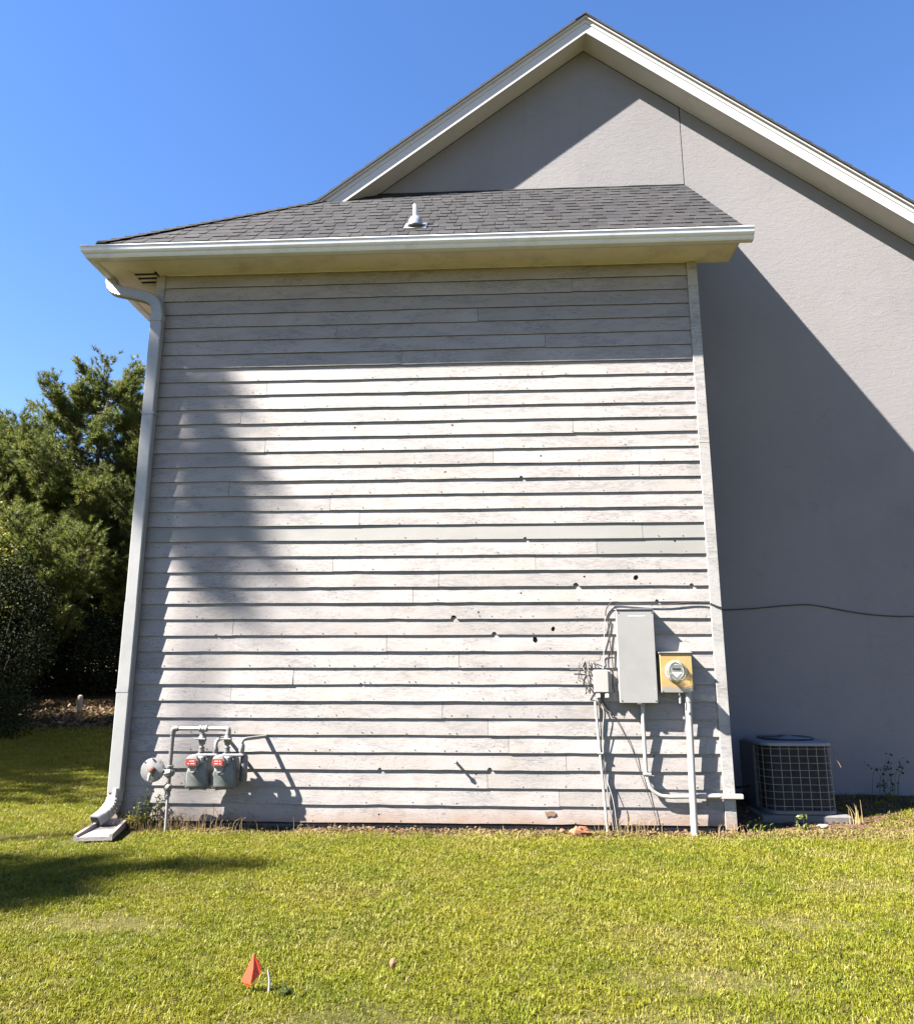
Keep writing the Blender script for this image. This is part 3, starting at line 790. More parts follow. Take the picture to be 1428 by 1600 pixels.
cond = empty('service_conduit', (5.30, -0.09, gz(5.3, -.1)), 'thick white conduit running from the yellow meter box down into the grass', 'conduit')
mb_for(cond).tube([(5.325, -0.085, 1.172), (5.318, -0.095, 0.8), (5.305, -0.115, 0.3), (5.295, -0.13, -0.15)], 0.031, 16).build('pipe', M['conduit'], cond)
mb_for(cond).tube([(5.325, -0.085, 1.172), (5.3235, -0.0865, 1.09)], 0.037, 16).build('coupling', M['panel'], cond)
mb_for(cond).lathe([(0.012, 0), (0.014, 0.004), (0.009, 0.008)], (5.318, -0.118, 0.99), (0, -1, 0.1), 12).build('screw', M['steel'], cond)

c2 = empty('branch_conduit', (4.93, YB, 0.25), 'thin white conduit from the grey panel bending right along the wall foot', 'conduit')
mb_for(c2).tube([(4.905, -0.075, 1.084), (4.905, -0.072, 0.75)] + curve_pts([(4.908, -0.068, 0.50), (4.92, -0.066, 0.40), (4.96, -0.064, 0.31), (5.03, -0.062, 0.262), (5.12, -0.062, 0.252)], 5) + [(5.55, -0.062, 0.262)], 0.0175, 12).build('pipe', M['conduit'], c2)
mb_for(c2).tube([(5.36, -0.062, 0.259), (5.56, -0.064, 0.262)], 0.022, 12).build('coupling', M['conduit'], c2)
mb_for(c2).bbox(5.555, 5.765, -0.082, -0.036, 0.238, 0.280, 0.006).build('fitting', M['conduit'], c2)
mb_for(c2).tube([(4.905, -0.073, 1.084), (4.905, -0.073, 1.04)], 0.024, 12).build('coupling', M['panel'], c2)
mb_for(c2).bbox(4.885, 4.955, -0.09, YB, 0.44, 0.46, 0.003).build('strap', M['galv'], c2)

for x_, z_ in ((4.712, 1.10), (5.022, 1.10), (4.712, 1.908), (5.022, 1.908)):
    mb_for(panel).lathe([(0.0065, 0), (0.006, 0.003), (0.003, 0.004)], (x_, -0.1300, z_), (0, -1, 0), 8).build('screw', M['steel'], panel)
for x_, z_ in ((5.088, 1.186), (5.354, 1.186), (5.354, 1.514), (5.088, 1.514)):
    mb_for(meter).lathe([(0.006, 0), (0.0055, 0.003), (0.003, 0.004)], (x_, -0.1320, z_), (0, -1, 0), 8).build('screw', M['steel'], meter)
nid = empty('phone_box', (4.55, YB, 1.26), 'small cream telephone junction box left of the grey panel with loose wires', 'junction box')
mb_for(nid).bbox(4.470, 4.628, -0.075, YB, 1.165, 1.375, 0.008).build('base', M['panel'], nid)
mb_for(nid).bbox(4.462, 4.602, -0.098, -0.076, 1.170, 1.380, 0.008).build('cover', M['nid'], nid)
for x in (4.485, 4.565): mb_for(nid).bbox(x, x+0.035, -0.092, -0.045, 1.125, 1.164, 0.004).build('cable_gland', M['white'], nid)
mb_for(nid).tube([(4.606, -0.085, 1.2), (4.606, -0.085, 1.35)], 0.006, 6).build('hinge', M['panel'], nid)

def cable(label, ctrls, r, mat, name='cable', group=None, n=7):
    o = None; root = None
    mb = MB(ctrls[0][0])
    for c in ctrls: mb.tube(curve_pts(c, n), r, 6)
    o = mb.build(name, mat, loc=ctrls[0][0]); tag(o, label, 'cable', group)
    return o
cable('dark grey cable looping along the top of the grey panel to the corner board', [[(4.605, -0.034, 1.88), (4.612, -0.036, 1.94), (4.645, -0.036, 1.995), (4.69, -0.034, 2.018), (4.85, -0.034, 2.004), (5.02, -0.036, 1.992), (5.2, -0.036, 1.99), (5.34, -0.036, 2.006), (5.47, -0.034, 2.012), (5.58, -0.038, 2.005), (5.63, -0.042, 1.985), (5.68, -0.042, 1.965), (5.712, -0.038, 1.962)]], 0.0055, M['wire_dark'])
cable('dark cable sagging across the shaded stucco wall', [[(5.712, 0.02, 1.96), (5.73, 0.3, 1.99), (5.75, 1.0, 2.03), (5.80, D-0.02, 2.05), (6.17, D-0.012, 2.055), (6.5, D-0.012, 2.07), (6.85, D-0.012, 2.10), (7.11, D-0.012, 2.112), (7.3, D-0.012, 2.085), (7.7, D-0.012, 2.01), (8.1, D-0.012, 1.975), (8.6, D-0.012, 1.985), (9.4, D-0.012, 2.02)]], 0.0065, M['wire_dark'])
cable('thin dark cable running down between the phone box and the grey panel', [[(4.625, -0.035, 1.86), (4.632, -0.034, 1.7), (4.645, -0.034, 1.55), (4.652, -0.036, 1.45), (4.655, -0.04, 1.36), (4.645, -0.045, 1.25), (4.66, -0.04, 1.17)]], 0.0050, M['wire_dark'])
cable('thin white cable hanging straight down into the top of the phone box', [[(4.602, -0.036, 1.885), (4.585, -0.036, 1.7), (4.572, -0.04, 1.5), (4.555, -0.07, 1.385)]], 0.0035, M['nid'])
rw = random.Random(11)
loops = []
for i in range(8):
    x = 4.37 + rw.uniform(-0.02, 0.10); z = 1.48 + rw.uniform(-0.03, 0.02)
    p = [(x, -0.032, z)]
    x1 = 4.47 + rw.uniform(-0.12, 0.02); z1 = 1.17 + rw.uniform(-0.06, 0.10)
    for j in range(1, 4):
        t = j/4; p.append((x+(x1-x)*t+rw.uniform(-.06, .05), -0.04-rw.uniform(0, .05), z+(z1-z)*t+rw.uniform(-.05, .05)))
    p.append((x1, -0.05, z1)); loops.append(p)
loops.append([(4.25, -0.034, 1.383), (4.30, -0.035, 1.385), (4.36, -0.036, 1.38), (4.40, -0.04, 1.40), (4.43, -0.05, 1.36)])
loops.append([(4.48, -0.034, 1.46), (4.53, -0.05, 1.47), (4.55, -0.036, 1.52), (4.62, -0.034, 1.535), (4.655, -0.034, 1.52)])
for i in range(4):
    x = 4.47 + 0.02*i
    loops.append([(x, -0.045, 1.14), (x+0.02, -0.06, 1.09), (x+0.06, -0.05, 1.03+rw.uniform(-.02, .02)), (x+0.10, -0.045, 0.985)])
cable('tangle of thin loose wires spilling from the left side of the phone box', [l for l in loops[::2]], 0.0032, M['wire_grey'], 'wire_tangle', n=4)
cable('dark tangled wires beside the cream phone box', [l for l in loops[1::2]], 0.0034, M['wire_dark'], 'wire_tangle', n=4)
cable('thin dark wire trailing from the phone box down the siding to the weeds', [[(4.52, -0.04, 1.12), (4.60, -0.035, 1.02), (4.70, -0.034, 0.86), (4.80, -0.034, 0.66), (4.86, -0.034, 0.46), (4.93, -0.034, 0.25), (4.985, -0.036, 0.06), (4.99, -0.05, -0.05)]], 0.0032, M['wire_dark'])
pvc = empty('phone_conduit', (4.54, YB, -0.05), 'thin leaning white pipe with wires below the cream phone box', 'conduit')
mb_for(pvc).tube([(4.475, -0.05, 1.09), (4.50, -0.055, 0.65), (4.545, -0.06, -0.1)], 0.0125, 10).build('pipe', M['conduit'], pvc)
mb_for(pvc).tube(curve_pts([(4.51, -0.04, 1.12), (4.518, -0.045, 0.9), (4.52, -0.05, 0.6), (4.56, -0.06, 0.25), (4.58, -0.05, 0.1), (4.60, -0.06, -0.08)], 5), 0.005, 6).build('wire', M['wire_grey'], pvc)
mb_for(pvc).tube(curve_pts([(4.50, -0.04, 1.12), (4.55, -0.05, 1.0), (4.53, -0.06, 0.8), (4.545, -0.05, 0.45), (4.60, -0.08, 0.22), (4.63, -0.06, -0.05)], 5), 0.0035, 6).build('wire', M['nid'], pvc)
mb_for(pvc).bbox(4.48, 4.53, -0.07, YB, 0.62, 0.635, 0.002).build('strap', M['galv'], pvc)
stub = mb_for(pvc)

# small capped tap stub low on the siding
tap = empty('wall_tap', (3.17, YB, 0.545), 'tiny broken tap stub sticking out of the siding between the gas meters and conduits', 'tap')
mb_for(tap).tube([(3.165, YB, 0.545), (3.163, -0.085, 0.552)], 0.012, 10).build('pipe', M['gas_light'], tap)
mb_for(tap).lathe([(0.018, 0), (0.022, 0.008), (0.014, 0.018)], (3.163, -0.085, 0.552), (0, -1, 0.1), 8).build('cap', M['white'], tap)
mb_for(tap).tube(curve_pts([(3.162, -0.08, 0.55), (3.150, -0.085, 0.56), (3.14, -0.075, 0.585)], 3), 0.007, 6).build('handle', M['gas_grey'], tap)

# ------------------------------------------------------------------ gas meters
YG = -0.235
gas = empty('gas_pipework', (0.56, YG, gz(.56, YG)), 'grey gas riser and overhead manifold pipe with valves above the two meters', 'gas pipe')
g = mb_for(gas)
g.tube([(0.552, YG, -0.12), (0.548, YG, 0.26)], 0.013, 12).build('ground_pipe', M['gas_light'], gas)
def fitting(root, c, r, l, axis, mat, name='fitting'):
    a = Vector(axis).normalized()
    return mb_for(root).lathe([(r*0.85, -l), (r*1.15, -l*0.9), (r*1.15, -l*0.5), (r*0.95, -l*0.4), (r*1.05, 0), (r*0.95, l*0.4), (r*1.15, l*0.5), (r*1.15, l*0.9), (r*0.85, l)], c, axis, 14).build(name, mat, root)
fitting(gas, (0.545, YG, 0.275), 0.024, 0.03, (0, 0, 1), M['gas_grey'])
mb_for(gas).lathe([(0.02, -.04), (0.036, -.02), (0.036, .02), (0.02, .04)], (0.545, YG, 0.325), (1, -1, 0), 8).build('valve', M['gas_grey'], gas)
mb_for(gas).tube([(0.546, YG, 0.34), (0.550, YG, 0.80)], 0.0195, 12).build('riser', M['gas_grey'], gas)
fitting(gas, (0.546, YG, 0.475), 0.030, 0.045, (0, 0, 1), M['gas_grey'])
mb_for(gas).lathe([(0.02, -.05), (0.04, -.03), (0.042, .0), (0.04, .03), (0.02, .05)], (0.545, YG, 0.455), (1, -.2, 0.2), 8).build('valve', M['gas_grey'], gas)
mb_for(gas).tube(curve_pts([(0.550, YG, 0.79), (0.552, YG, 0.825), (0.565, YG, 0.843), (0.60, YG, 0.845)], 5), 0.026, 12).build('elbow', M['gas_grey'], gas)
mb_for(gas).tube([(0.59, YG, 0.845), (1.05, YG, 0.845)], 0.0185, 12).build('manifold', M['gas_light'], gas)
fitting(gas, (0.838, YG, 0.845), 0.026, 0.04, (1, 0, 0), M['gas_light'], 'tee')
mb_for(gas).tube(curve_pts([(1.03, YG, 0.845), (1.06, YG, 0.843), (1.073, YG, 0.83), (1.075, YG, 0.80)], 5), 0.025, 12).build('elbow', M['gas_light'], gas)
for x in (0.833, 1.072):
    mb_for(gas).tube([(x, YG, 0.83), (x, YG, 0.625)], 0.0165, 10).build('drop_pipe', M['gas_light'], gas)
    v = mb_for(gas).lathe([(0.018, -.055), (0.030, -.045), (0.030, -.03), (0.036, -.02), (0.040, 0), (0.034, .02), (0.026, .03), (0.026, .05)], (x, YG, 0.752), (0, 0, 1), 10).build('valve', M['gas_grey'], gas)
    mb_for(gas).bbox(x-0.055, x+0.05, YG-0.052, YG-0.036, 0.748, 0.764, 0.004).build('valve_handle', M['gas_grey'], gas)
    fitting(gas, (x, YG, 0.66), 0.024, 0.024, (0, 0, 1), M['gas_grey'], 'union')

reg = empty('gas_regulator', (0.40, YG, 0.47), 'round flat grey gas regulator with rusty hub left of the two gas meters', 'gas regulator')
rc = (0.397, YG-0.02, 0.478)
mb_for(reg).lathe([(0.04, -0.05), (0.075, -0.03), (0.100, -0.012), (0.107, -0.006), (0.107, 0.006), (0.096, 0.010), (0.085, 0.013), (0.045, 0.020), (0.03, 0.022)], rc, (0.12, -1, 0.05), 40).build('diaphragm_case', M['gas_light'], reg)
mb_for(reg).lathe([(0.034, 0.020), (0.034, 0.035), (0.024, 0.042), (0.022, 0.058), (0.014, 0.062)], rc, (0.12, -1, 0.05), 16).build('hub', M['rust'], reg)
mb_for(reg).tube(curve_pts([(0.400, YG-0.06, 0.465), (0.395, YG-0.07, 0.44), (0.390, YG-0.07, 0.395)], 4), 0.016, 10).build('vent', M['nid'], reg)
mb_for(reg).tube([(0.49, YG-0.01, 0.47), (0.535, YG, 0.466)], 0.02, 10).build('neck', M['gas_grey'], reg)
for i in range(8):
    a = 2*PI*i/8
    mb_for(reg).lathe([(0.008, 0.0), (0.008, 0.012)], (rc[0]+0.099*math.cos(a), rc[1]-0.008, rc[2]+0.099*math.sin(a)), (0, -1, 0), 6).build('bolt', M['gas_grey'], reg)

def gas_meter(x, label, tagcol):
    r = empty('gas_meter', (x, YG, 0.46), label, 'gas meter', 'gas meters side by side on the siding')
    prof = [(x-0.062, 0.325), (x-0.088, 0.345), (x-0.098, 0.40), (x-0.095, 0.46), (x-0.08, 0.51), (x-0.062, 0.56), (x-0.05, 0.60), (x+0.06, 0.605), (x+0.085, 0.58), (x+0.10, 0.50),
            (x+0.108, 0.42), (x+0.112, 0.38), (x+0.105, 0.345), (x+0.088, 0.328)]
    mb = MB((x, YG, 0.46)); n = len(prof)
    vs = []
    cx, cz = x+0.005, 0.455
    for y, s in ((YG-0.112, 0.80), (YG-0.10, 0.93), (YG-0.08, 0.99), (YG-0.02, 1.0), (YG+0.06, 1.0), (YG+0.10, 0.95), (YG+0.115, 0.85)):
        vs += [(cx+(a-cx)*s, y, cz+(b-cz)*s) for a, b in prof]
    fs = [tuple(range(n)), tuple(reversed(range(6*n, 7*n)))]
    for q in range(6):
        for i in range(n): fs.append((q*n+i, (q+1)*n+i, (q+1)*n+(i+1) % n, q*n+(i+1) % n))
    mb.add(vs, fs, 0, True); mb.build('body', M['gas_body'], r)
    # scalloped flange with bolts round the front plate
    fl = MB((x, YG, 0.46)); k = 48; vs = []
    for y in (YG-0.088, YG-0.074):
        for i in range(n*4):
            a, b = prof[i//4], prof[(i//4+1) % n]; t = (i % 4)/4
            px, pz = a[0]+(b[0]-a[0])*t, a[1]+(b[1]-a[1])*t
            s = 1.055 + 0.022*math.cos(i*PI/2)
            vs.append((cx+(px-cx)*s, y, cz+(pz-cz)*s))
    m_ = n*4
    fs = [tuple(range(m_)), tuple(reversed(range(m_, 2*m_)))] + [(i, i+m_, (i+1) % m_+m_, (i+1) % m_) for i in range(m_)]
    fl.add(vs, fs); fl.build('flange', M['gas_body'], r)
    for i in range(0, n, 1):
        a = prof[i]
        MB((x, YG, 0.46)).lathe([(0.0075, 0), (0.0075, 0.012)], (cx+(a[0]-cx)*1.0, YG-0.088, cz+(a[1]-cz)*1.0), (0, -1, 0), 6).build('bolt', M['gas_grey'], r)
    # index head
    hx, hz = x-0.022, 0.565
    MB((x, YG, 0.46)).lathe([(0.062, 0), (0.062, 0.045), (0.054, 0.058), (0.02, 0.062)], (hx, YG-0.105, hz+0.002), (0, -1, 0), 24).build('index_housing', M['gas_light'], r)
    MB((x, YG, 0.46)).bbox(hx+0.02, hx+0.088, YG-0.14, YG-0.09, hz-0.02, hz+0.05, 0.012).build('index_cover', M['gas_light'], r)
    MB((x, YG, 0.46)).lathe([(0.038, 0), (0.038, 0.04), (0.03, 0.05)], (hx+0.002, YG-0.105, hz-0.062), (0, -1, 0), 16).build('dial', M['gas_light'], r)
    st = MB((x, YG, 0.46)).bbox(hx-0.052, hx+0.046, YG-0.1745, YG-0.1705, hz-0.030, hz+0.032, 0.0015).build('sticker', M['red'], r)
    rr = random.Random(int(x*100))
    for j, zz in enumerate((hz+0.012, hz-0.010)):       # worn, unreadable white print
        xx = hx-0.030
        while xx < hx+0.026:
            w = rr.uniform(0.004, 0.011)
            if rr.random() < 0.8: MB((x, YG, 0.46)).box(xx, xx+w, YG-0.1752, YG-0.1746, zz-0.0035, zz+0.0035).build('print_mark', M['white'], st)
            xx += w+0.004
    # top castings: inlet and outlet unions
    MB((x, YG, 0.46)).tube([(x-0.03, YG, 0.598), (x+0.0, YG, 0.64)], 0.021, 10).build('inlet', M['gas_grey'], r)
    MB((x, YG, 0.46)).bbox(x-0.05, x+0.16, YG-0.03, YG+0.03, 0.598, 0.625, 0.008).build('top_bar', M['gas_grey'], r)
    if tagcol:
        MB((x, YG, 0.46)).bbox(x-0.045, x+0.015, YG-0.1165, YG-0.1135, 0.455, 0.471, 0.001).build('label', M['white'], r)
        MB((x, YG, 0.46)).bbox(x-0.043, x-0.012, YG-0.1176, YG-0.1166, 0.457, 0.469, 0.0003).build('label', M['blue_tag'], r)
    else:
        MB((x, YG, 0.46)).bbox(x-0.025, x+0.02, YG-0.1165, YG-0.1135, 0.475, 0.487, 0.001).build('label', M['white'], r)
    # outlet gooseneck
    ox = x+0.130
    if not tagcol:
        MB((x, YG, 0.46)).tube([(ox, YG, 0.625), (ox, YG, 0.70)] + curve_pts([(ox, YG, 0.70), (ox+0.004, YG+0.01, 0.735), (ox+0.02, YG+0.05, 0.75), (ox+0.02, -0.02, 0.752)], 5), 0.0165, 12).build('outlet_pipe', M['gas_light'], r)
        MB((x, YG, 0.46)).lathe([(0.022, -.025), (0.026, -.01), (0.026, .01), (0.022, .025)], (ox, YG, 0.655), (0, 0, 1), 10).build('union', M['gas_grey'], r)
    else:
        MB((x, YG, 0.46)).tube([(ox, YG, 0.625), (ox, YG, 0.70)] + curve_pts([(ox, YG, 0.70), (ox+0.004, YG, 0.735), (ox+0.025, YG+0.02, 0.752), (ox+0.10, YG+0.13, 0.757), (ox+0.155, -0.02, 0.760)], 5), 0.0165, 12).build('outlet_pipe', M['gas_light'], r)
        MB((x, YG, 0.46)).lathe([(0.023, -.035), (0.028, -.02), (0.028, .02), (0.023, .035)], (ox, YG, 0.675), (0, 0, 1), 10).build('union', M['gas_light'], r)
        MB((x, YG, 0.46)).lathe([(0.030, -.12), (0.036, -.10), (0.034, 0), (0.034, .09), (0.026, .11)], (ox+0.02, YG+0.03, 0.50), (0, 0, 1), 14).build('service_regulator', M['gas_grey'], r)
    return r
gas_meter(0.835, 'left grey gas meter with red sticker and white label, nearer the round regulator', False)
gas_meter(1.078, 'right grey gas meter with red sticker, blue tag and long outlet pipe', True)

# ------------------------------------------------------------------ air conditioner and pad
zp = 0.025
MB((6.42, 0.8, -0.05)).bbox(6.06, 6.90, 0.37, 1.30, -0.10, zp, 0.012).build('concrete_pad', M['pad'], loc=(6.42, 0.8, -0.05))
tag(bpy.data.objects['concrete_pad'], 'low grey concrete pad under the air conditioner', 'pad')
ac = empty('air_conditioner', (6.43, 0.81, zp), 'square outdoor air conditioner with wire guard standing in the corner shade', 'air conditioner')
def rrect(x0, x1, y0, y1, r, n=5):
    pts = []
    for cx, cy, a0 in ((x1-r, y1-r, 0), (x0+r, y1-r, 90), (x0+r, y0+r, 180), (x1-r, y0+r, 270)):
        for i in range(n+1):
            a = math.radians(a0+90*i/n); pts.append((cx+r*math.cos(a), cy+r*math.sin(a)))
    return pts
X0, X1, Y0, Y1 = 6.125, 6.825, 0.41, 1.12
mb_for(ac).prism(rrect(X0+.03, X1-.03, Y0+.03, Y1-.03, .13), 2, zp+0.03, zp+0.64).build('coil', M['coil'], ac)
base = rrect(X0, X1, Y0, Y1, .11)
def ring_loft(mb, loops):
    n = len(loops[0]); vs = [p for l in loops for p in l]
    fs = [(q*n+i, q*n+(i+1) % n, (q+1)*n+(i+1) % n, (q+1)*n+i) for q in range(len(loops)-1) for i in range(n)]
    fs += [tuple(reversed(range(n))), tuple((len(loops)-1)*n+i for i in range(n))]
    mb.add(vs, fs, 0, True)
ring_loft(m_ := mb_for(ac), [[(x, y, z) for x, y in rrect(X0+e, X1-e, Y0+e, Y1-e, .15)] for z, e in ((zp+.002, 0.01), (zp+.005, 0), (zp+.035, 0), (zp+.038, .01))])
m_.build('base_pan', M['ac_case'], ac)
ring_loft(m_ := mb_for(ac), [[(x, y, z) for x, y in rrect(X0+e, X1-e, Y0+e, Y1-e, .16)] for z, e in ((zp+.628, 0.002), (zp+.632, -.006), (zp+.655, -.006), (zp+.668, .01), (zp+.674, .06), (zp+.670, .10))])
lid = m_.build('lid', M['ac_lid'], ac)
c_ = ((X0+X1)/2, (Y0+Y1)/2, zp+.672)
mb_for(ac).lathe([(0.27, 0.0), (0.27, 0.004)], c_, (0, 0, 1), 40).build('fan_opening', M['black'], ac)
for i in range(9):
    r = 0.26-0.026*i
    pts = [(c_[0]+r*math.cos(a), c_[1]+r*math.sin(a), zp+.688+0.012*(1-r/.26)) for a in np.linspace(0, 2*PI, 37)]
    mb_for(ac).tube(pts, 0.0035, 5, cap=False).build('fan_guard', M['ac_case'], lid)
for i in range(6):
    a = PI*i/6
    mb_for(ac).tube([(c_[0]+.275*math.cos(a), c_[1]+.275*math.sin(a), zp+.683), (c_[0], c_[1], zp+.698), (c_[0]-.275*math.cos(a), c_[1]-.275*math.sin(a), zp+.683)], 0.004, 5).build('fan_guard', M['ac_case'], lid)
mb_for(ac).lathe([(0.06, 0), (0.06, .008), (0.05, .012)], (c_[0], c_[1], zp+.697), (0, 0, 1), 20).build('fan_cap', M['ac_case'], lid)
# corner post at the left front and rear
mb_for(ac).prism(rrect(X0-.004, X0+.10, Y0+.28, Y1+.004, .02), 2, zp+.037, zp+.63).build('service_panel', M['ac_case'], ac)
# guard wires: horizontals all round, verticals every 9 cm
gp = rrect(X0+.008, X1-.008, Y0+.008, Y1-.008, .15, 8)
for j in range(9):
    z = zp+.075+j*.066
    mb_for(ac).tube([(x, y, z) for x, y in gp+gp[:1]], 0.0030, 5, cap=False).build('guard_wire', M['ac_wire'], ac)
def along(d):
    P = gp+gp[:1]; acc = 0
    for i in range(len(P)-1):
        l = math.dist(P[i], P[i+1])
        if acc+l >= d: t = (d-acc)/l; return (P[i][0]+(P[i+1][0]-P[i][0])*t, P[i][1]+(P[i+1][1]-P[i][1])*t)
        acc += l
    return P[-1]
per = sum(math.dist(a, b) for a, b in zip(gp, gp[1:]+gp[:1])); nv = int(per/0.085)
for i in range(nv):
    x, y = along(per*(i+.35)/nv)
    mb_for(ac).tube([(x, y, zp+.035), (x, y, zp+.63)], 0.0032, 5).build('guard_wire', M['ac_wire'], ac)
cable('black refrigerant line from the air conditioner to the wall corner', [[(6.13, 0.9, 0.22), (5.98, 0.86, 0.21), (5.9, 0.75, 0.30), (5.80, 0.72, 0.33), (5.70, 0.74, 0.36)]], 0.016, M['black'])
cable('straw coloured stray wire at the right edge of the air conditioner', [[(6.80, 0.50, 0.66), (6.83, 0.48, 0.62), (6.835, 0.47, 0.54), (6.86, 0.46, 0.49), (6.875, 0.46, 0.455)], [(6.82, 0.5, .665), (6.86, .49, .672), (6.90, .48, .655)]], 0.0035, M['straw'])

# ------------------------------------------------------------------ splash block, brick, flag, small things in the grass
sb = empty('splash_block', (0.02, -0.42, -0.05), 'tilted concrete splash block under the downspout outlet', 'splash block')
sbm = MB()
L_, w0, w1 = 0.55, 0.13, 0.155
sbm.add([(-w0, 0, 0), (w0, 0, 0), (w1, -L_, -.02), (-w1, -L_, -.02), (-w0, 0, .025), (w0, 0, .025), (w1, -L_, .012), (-w1, -L_, .012)],
        [(0, 1, 2, 3), (4, 7, 6, 5), (0, 4, 5, 1), (1, 5, 6, 2), (2, 6, 7, 3), (3, 7, 4, 0)])
b_ = sbm.build('floor', M['concrete'], sb)
for s in (-1, 1):
    m_ = MB(); a0, a1 = s*w0, s*w1
    m_.add([(a0, 0, .026), (a0-s*.035, 0, .026), (a1-s*.03, -L_, .013), (a1, -L_, .013), (a0, 0, .065), (a0-s*.028, 0, .065), (a1-s*.024, -L_, .032), (a1, -L_, .032)],
           [(0, 1, 2, 3), (4, 7, 6, 5), (0, 4, 5, 1), (1, 5, 6, 2), (2, 6, 7, 3), (3, 7, 4, 0)])
    m_.build('rim', M['concrete'], sb)
m_ = MB(); m_.box(-w0+.036, w0-.036, -.03, 0, .026, .08).build('rim', M['concrete'], sb)
sb.location = (0.0, -0.14, -0.045); sb.rotation_euler = (math.radians(-2), 0, math.radians(12))

def lump(name, c, r, mat, label, cat, seed, sq=(1, 1, .6)):
    bmv = []; rr = random.Random(seed); n, m = 9, 7; vs = []
    for j in range(m):
        th = PI*(j+.5)/m
        for i in range(n):
            a = 2*PI*i/n
            k = r*(0.75+0.5*mnoise.noise(Vector((math.cos(a)*1.6+seed, math.sin(a)*1.6, th*1.5)))+0.15*rr.random())
            vs.append((k*math.sin(th)*math.cos(a)*sq[0], k*math.sin(th)*math.sin(a)*sq[1], k*math.cos(th)*sq[2]))
    fs = [(j*n+i, (j+1)*n+i, (j+1)*n+(i+1) % n, j*n+(i+1) % n) for j in range(m-1) for i in range(n)] + [tuple(range(n)), tuple(reversed(range((m-1)*n, m*n)))]
    o = MB().add(vs, fs).build(name, mat, loc=c); tag(o, label, cat); return o
lump('broken_brick', (4.27, -0.22, -0.02), 0.075, M['brick'], 'broken orange brick lying against the foot of the siding', 'brick', 4, (1.25, .8, .7))
lump('brick_fragment', (4.13, -0.12, -0.035), 0.035, M['brick'], 'small brick crumb to the left of the broken orange brick', 'brick', 9)
lump('stone', (6.55, 0.20, -0.03), 0.045, M['concrete'], 'pale flat stone in the dead leaves in front of the air conditioner pad', 'stone', 12, (1.6, .8, .4))
# peeled paint flake low on the wall
MB((4.03, -0.03, 0.1)).prism([(3.985, 0.12), (4.0, 0.105), (4.03, 0.115), (4.075, 0.112), (4.085, 0.085), (4.06, 0.068), (4.03, 0.075), (4.0, 0.06), (3.99, 0.09)], 1, -0.0275, -0.0235).build('paint_chip', simple('bare_wood', (0.36, 0.22, 0.14), 0.9, var=0.2, vscale=30), house, loc=(4.03, -0.03, 0.1))

# marking flag
fx, fy = 2.435, -3.61; gz0 = gz(fx, fy)
flag = empty('marking_flag', (fx, fy, gz0), 'small folded orange marking flag on a wire in the lawn', 'flag')
MB().tube([(0.012, 0.0, -0.04), (0.012, 0.0, 0.10), (0.004, 0, 0.155)], 0.0016, 6).build('wire', M['steel'], flag)
# three faces of limp vinyl hanging from the top
MB().add([(0.004, 0.0, 0.156), (-0.044, -0.012, 0.045), (0.004, -0.03, 0.040), (0.010, -0.018, 0.10), (0.042, -0.002, 0.080), (0.032, 0.006, 0.118), (0.018, -0.016, 0.050)],
         [(0, 1, 2, 3), (0, 3, 2, 6), (0, 6, 4, 5)]).build('vinyl', M['orange'], flag)
MB().add([(-0.044, -0.013, 0.0445), (0.004, -0.031, 0.0395), (0.003, -0.026, 0.026), (-0.026, -0.010, 0.033)], [(0, 1, 2, 3)]).build('vinyl_fold', M['orange'], flag)
w = MB().tube(curve_pts([(0, 0, -0.02), (0.002, 0, 0.04), (-0.008, 0.0, 0.085)], 5), 0.004, 6, rads=[0.0065]*6+[0.0055]*4+[0.003]).build('plastic_stake', M['nid'], loc=(2.518, -3.62, gz0+.01))
tag(w, 'short bent white stake stub in the grass right of the orange flag', 'stake')
lf = MB().add([(0, 0, 0.0), (0.016, -0.004, 0.012), (0.020, -0.006, 0.036), (0.008, -0.008, 0.055), (-0.008, -0.008, 0.050), (-0.016, -0.004, 0.028), (-0.010, -0.002, 0.008), (0.002, -0.012, .03)],
              [(0, 1, 7), (1, 2, 7), (2, 3, 7), (3, 4, 7), (4, 5, 7), (5, 6, 7), (6, 0, 7)]).build('fallen_leaf', M['leaf_tan'], loc=(3.045, -3.38, gz(3.05, -3.4)+.028))
tag(lf, 'single tan fallen leaf standing in the lawn right of the orange flag', 'leaf')

# post stub at the edge of the wood
ps = MB().lathe([(0.07, 0), (0.085, .15), (0.075, .3), (0.08, .42), (0.06, .50), (0.02, .53)], (0, 0, -.05), (0, 0.02, 1), 10).build('post_stub', M['wood_stub'], loc=(-7.43, 12.5, gz(-7.43, 12.5)))
tag(ps, 'short bleached post stub standing in the sunlit leaf litter', 'post')

# ------------------------------------------------------------------ fast foliage meshes
def np_mesh(name, V, F, mat):
    me = bpy.data.meshes.new(name); nv = len(V); nf, k = F.shape
    me.vertices.add(nv); me.vertices.foreach_set('co', V.astype(np.float32).ravel())
    me.loops.add(nf*k); me.loops.foreach_set('vertex_index', F.astype(np.int32).ravel())
    me.polygons.add(nf); me.polygons.foreach_set('loop_start', np.arange(0, nf*k, k, dtype=np.int32))
    try: me.polygons.foreach_set('loop_total', np.full(nf, k, dtype=np.int32))
    except Exception: pass
    me.update(calc_edges=True); me.materials.append(mat); return me

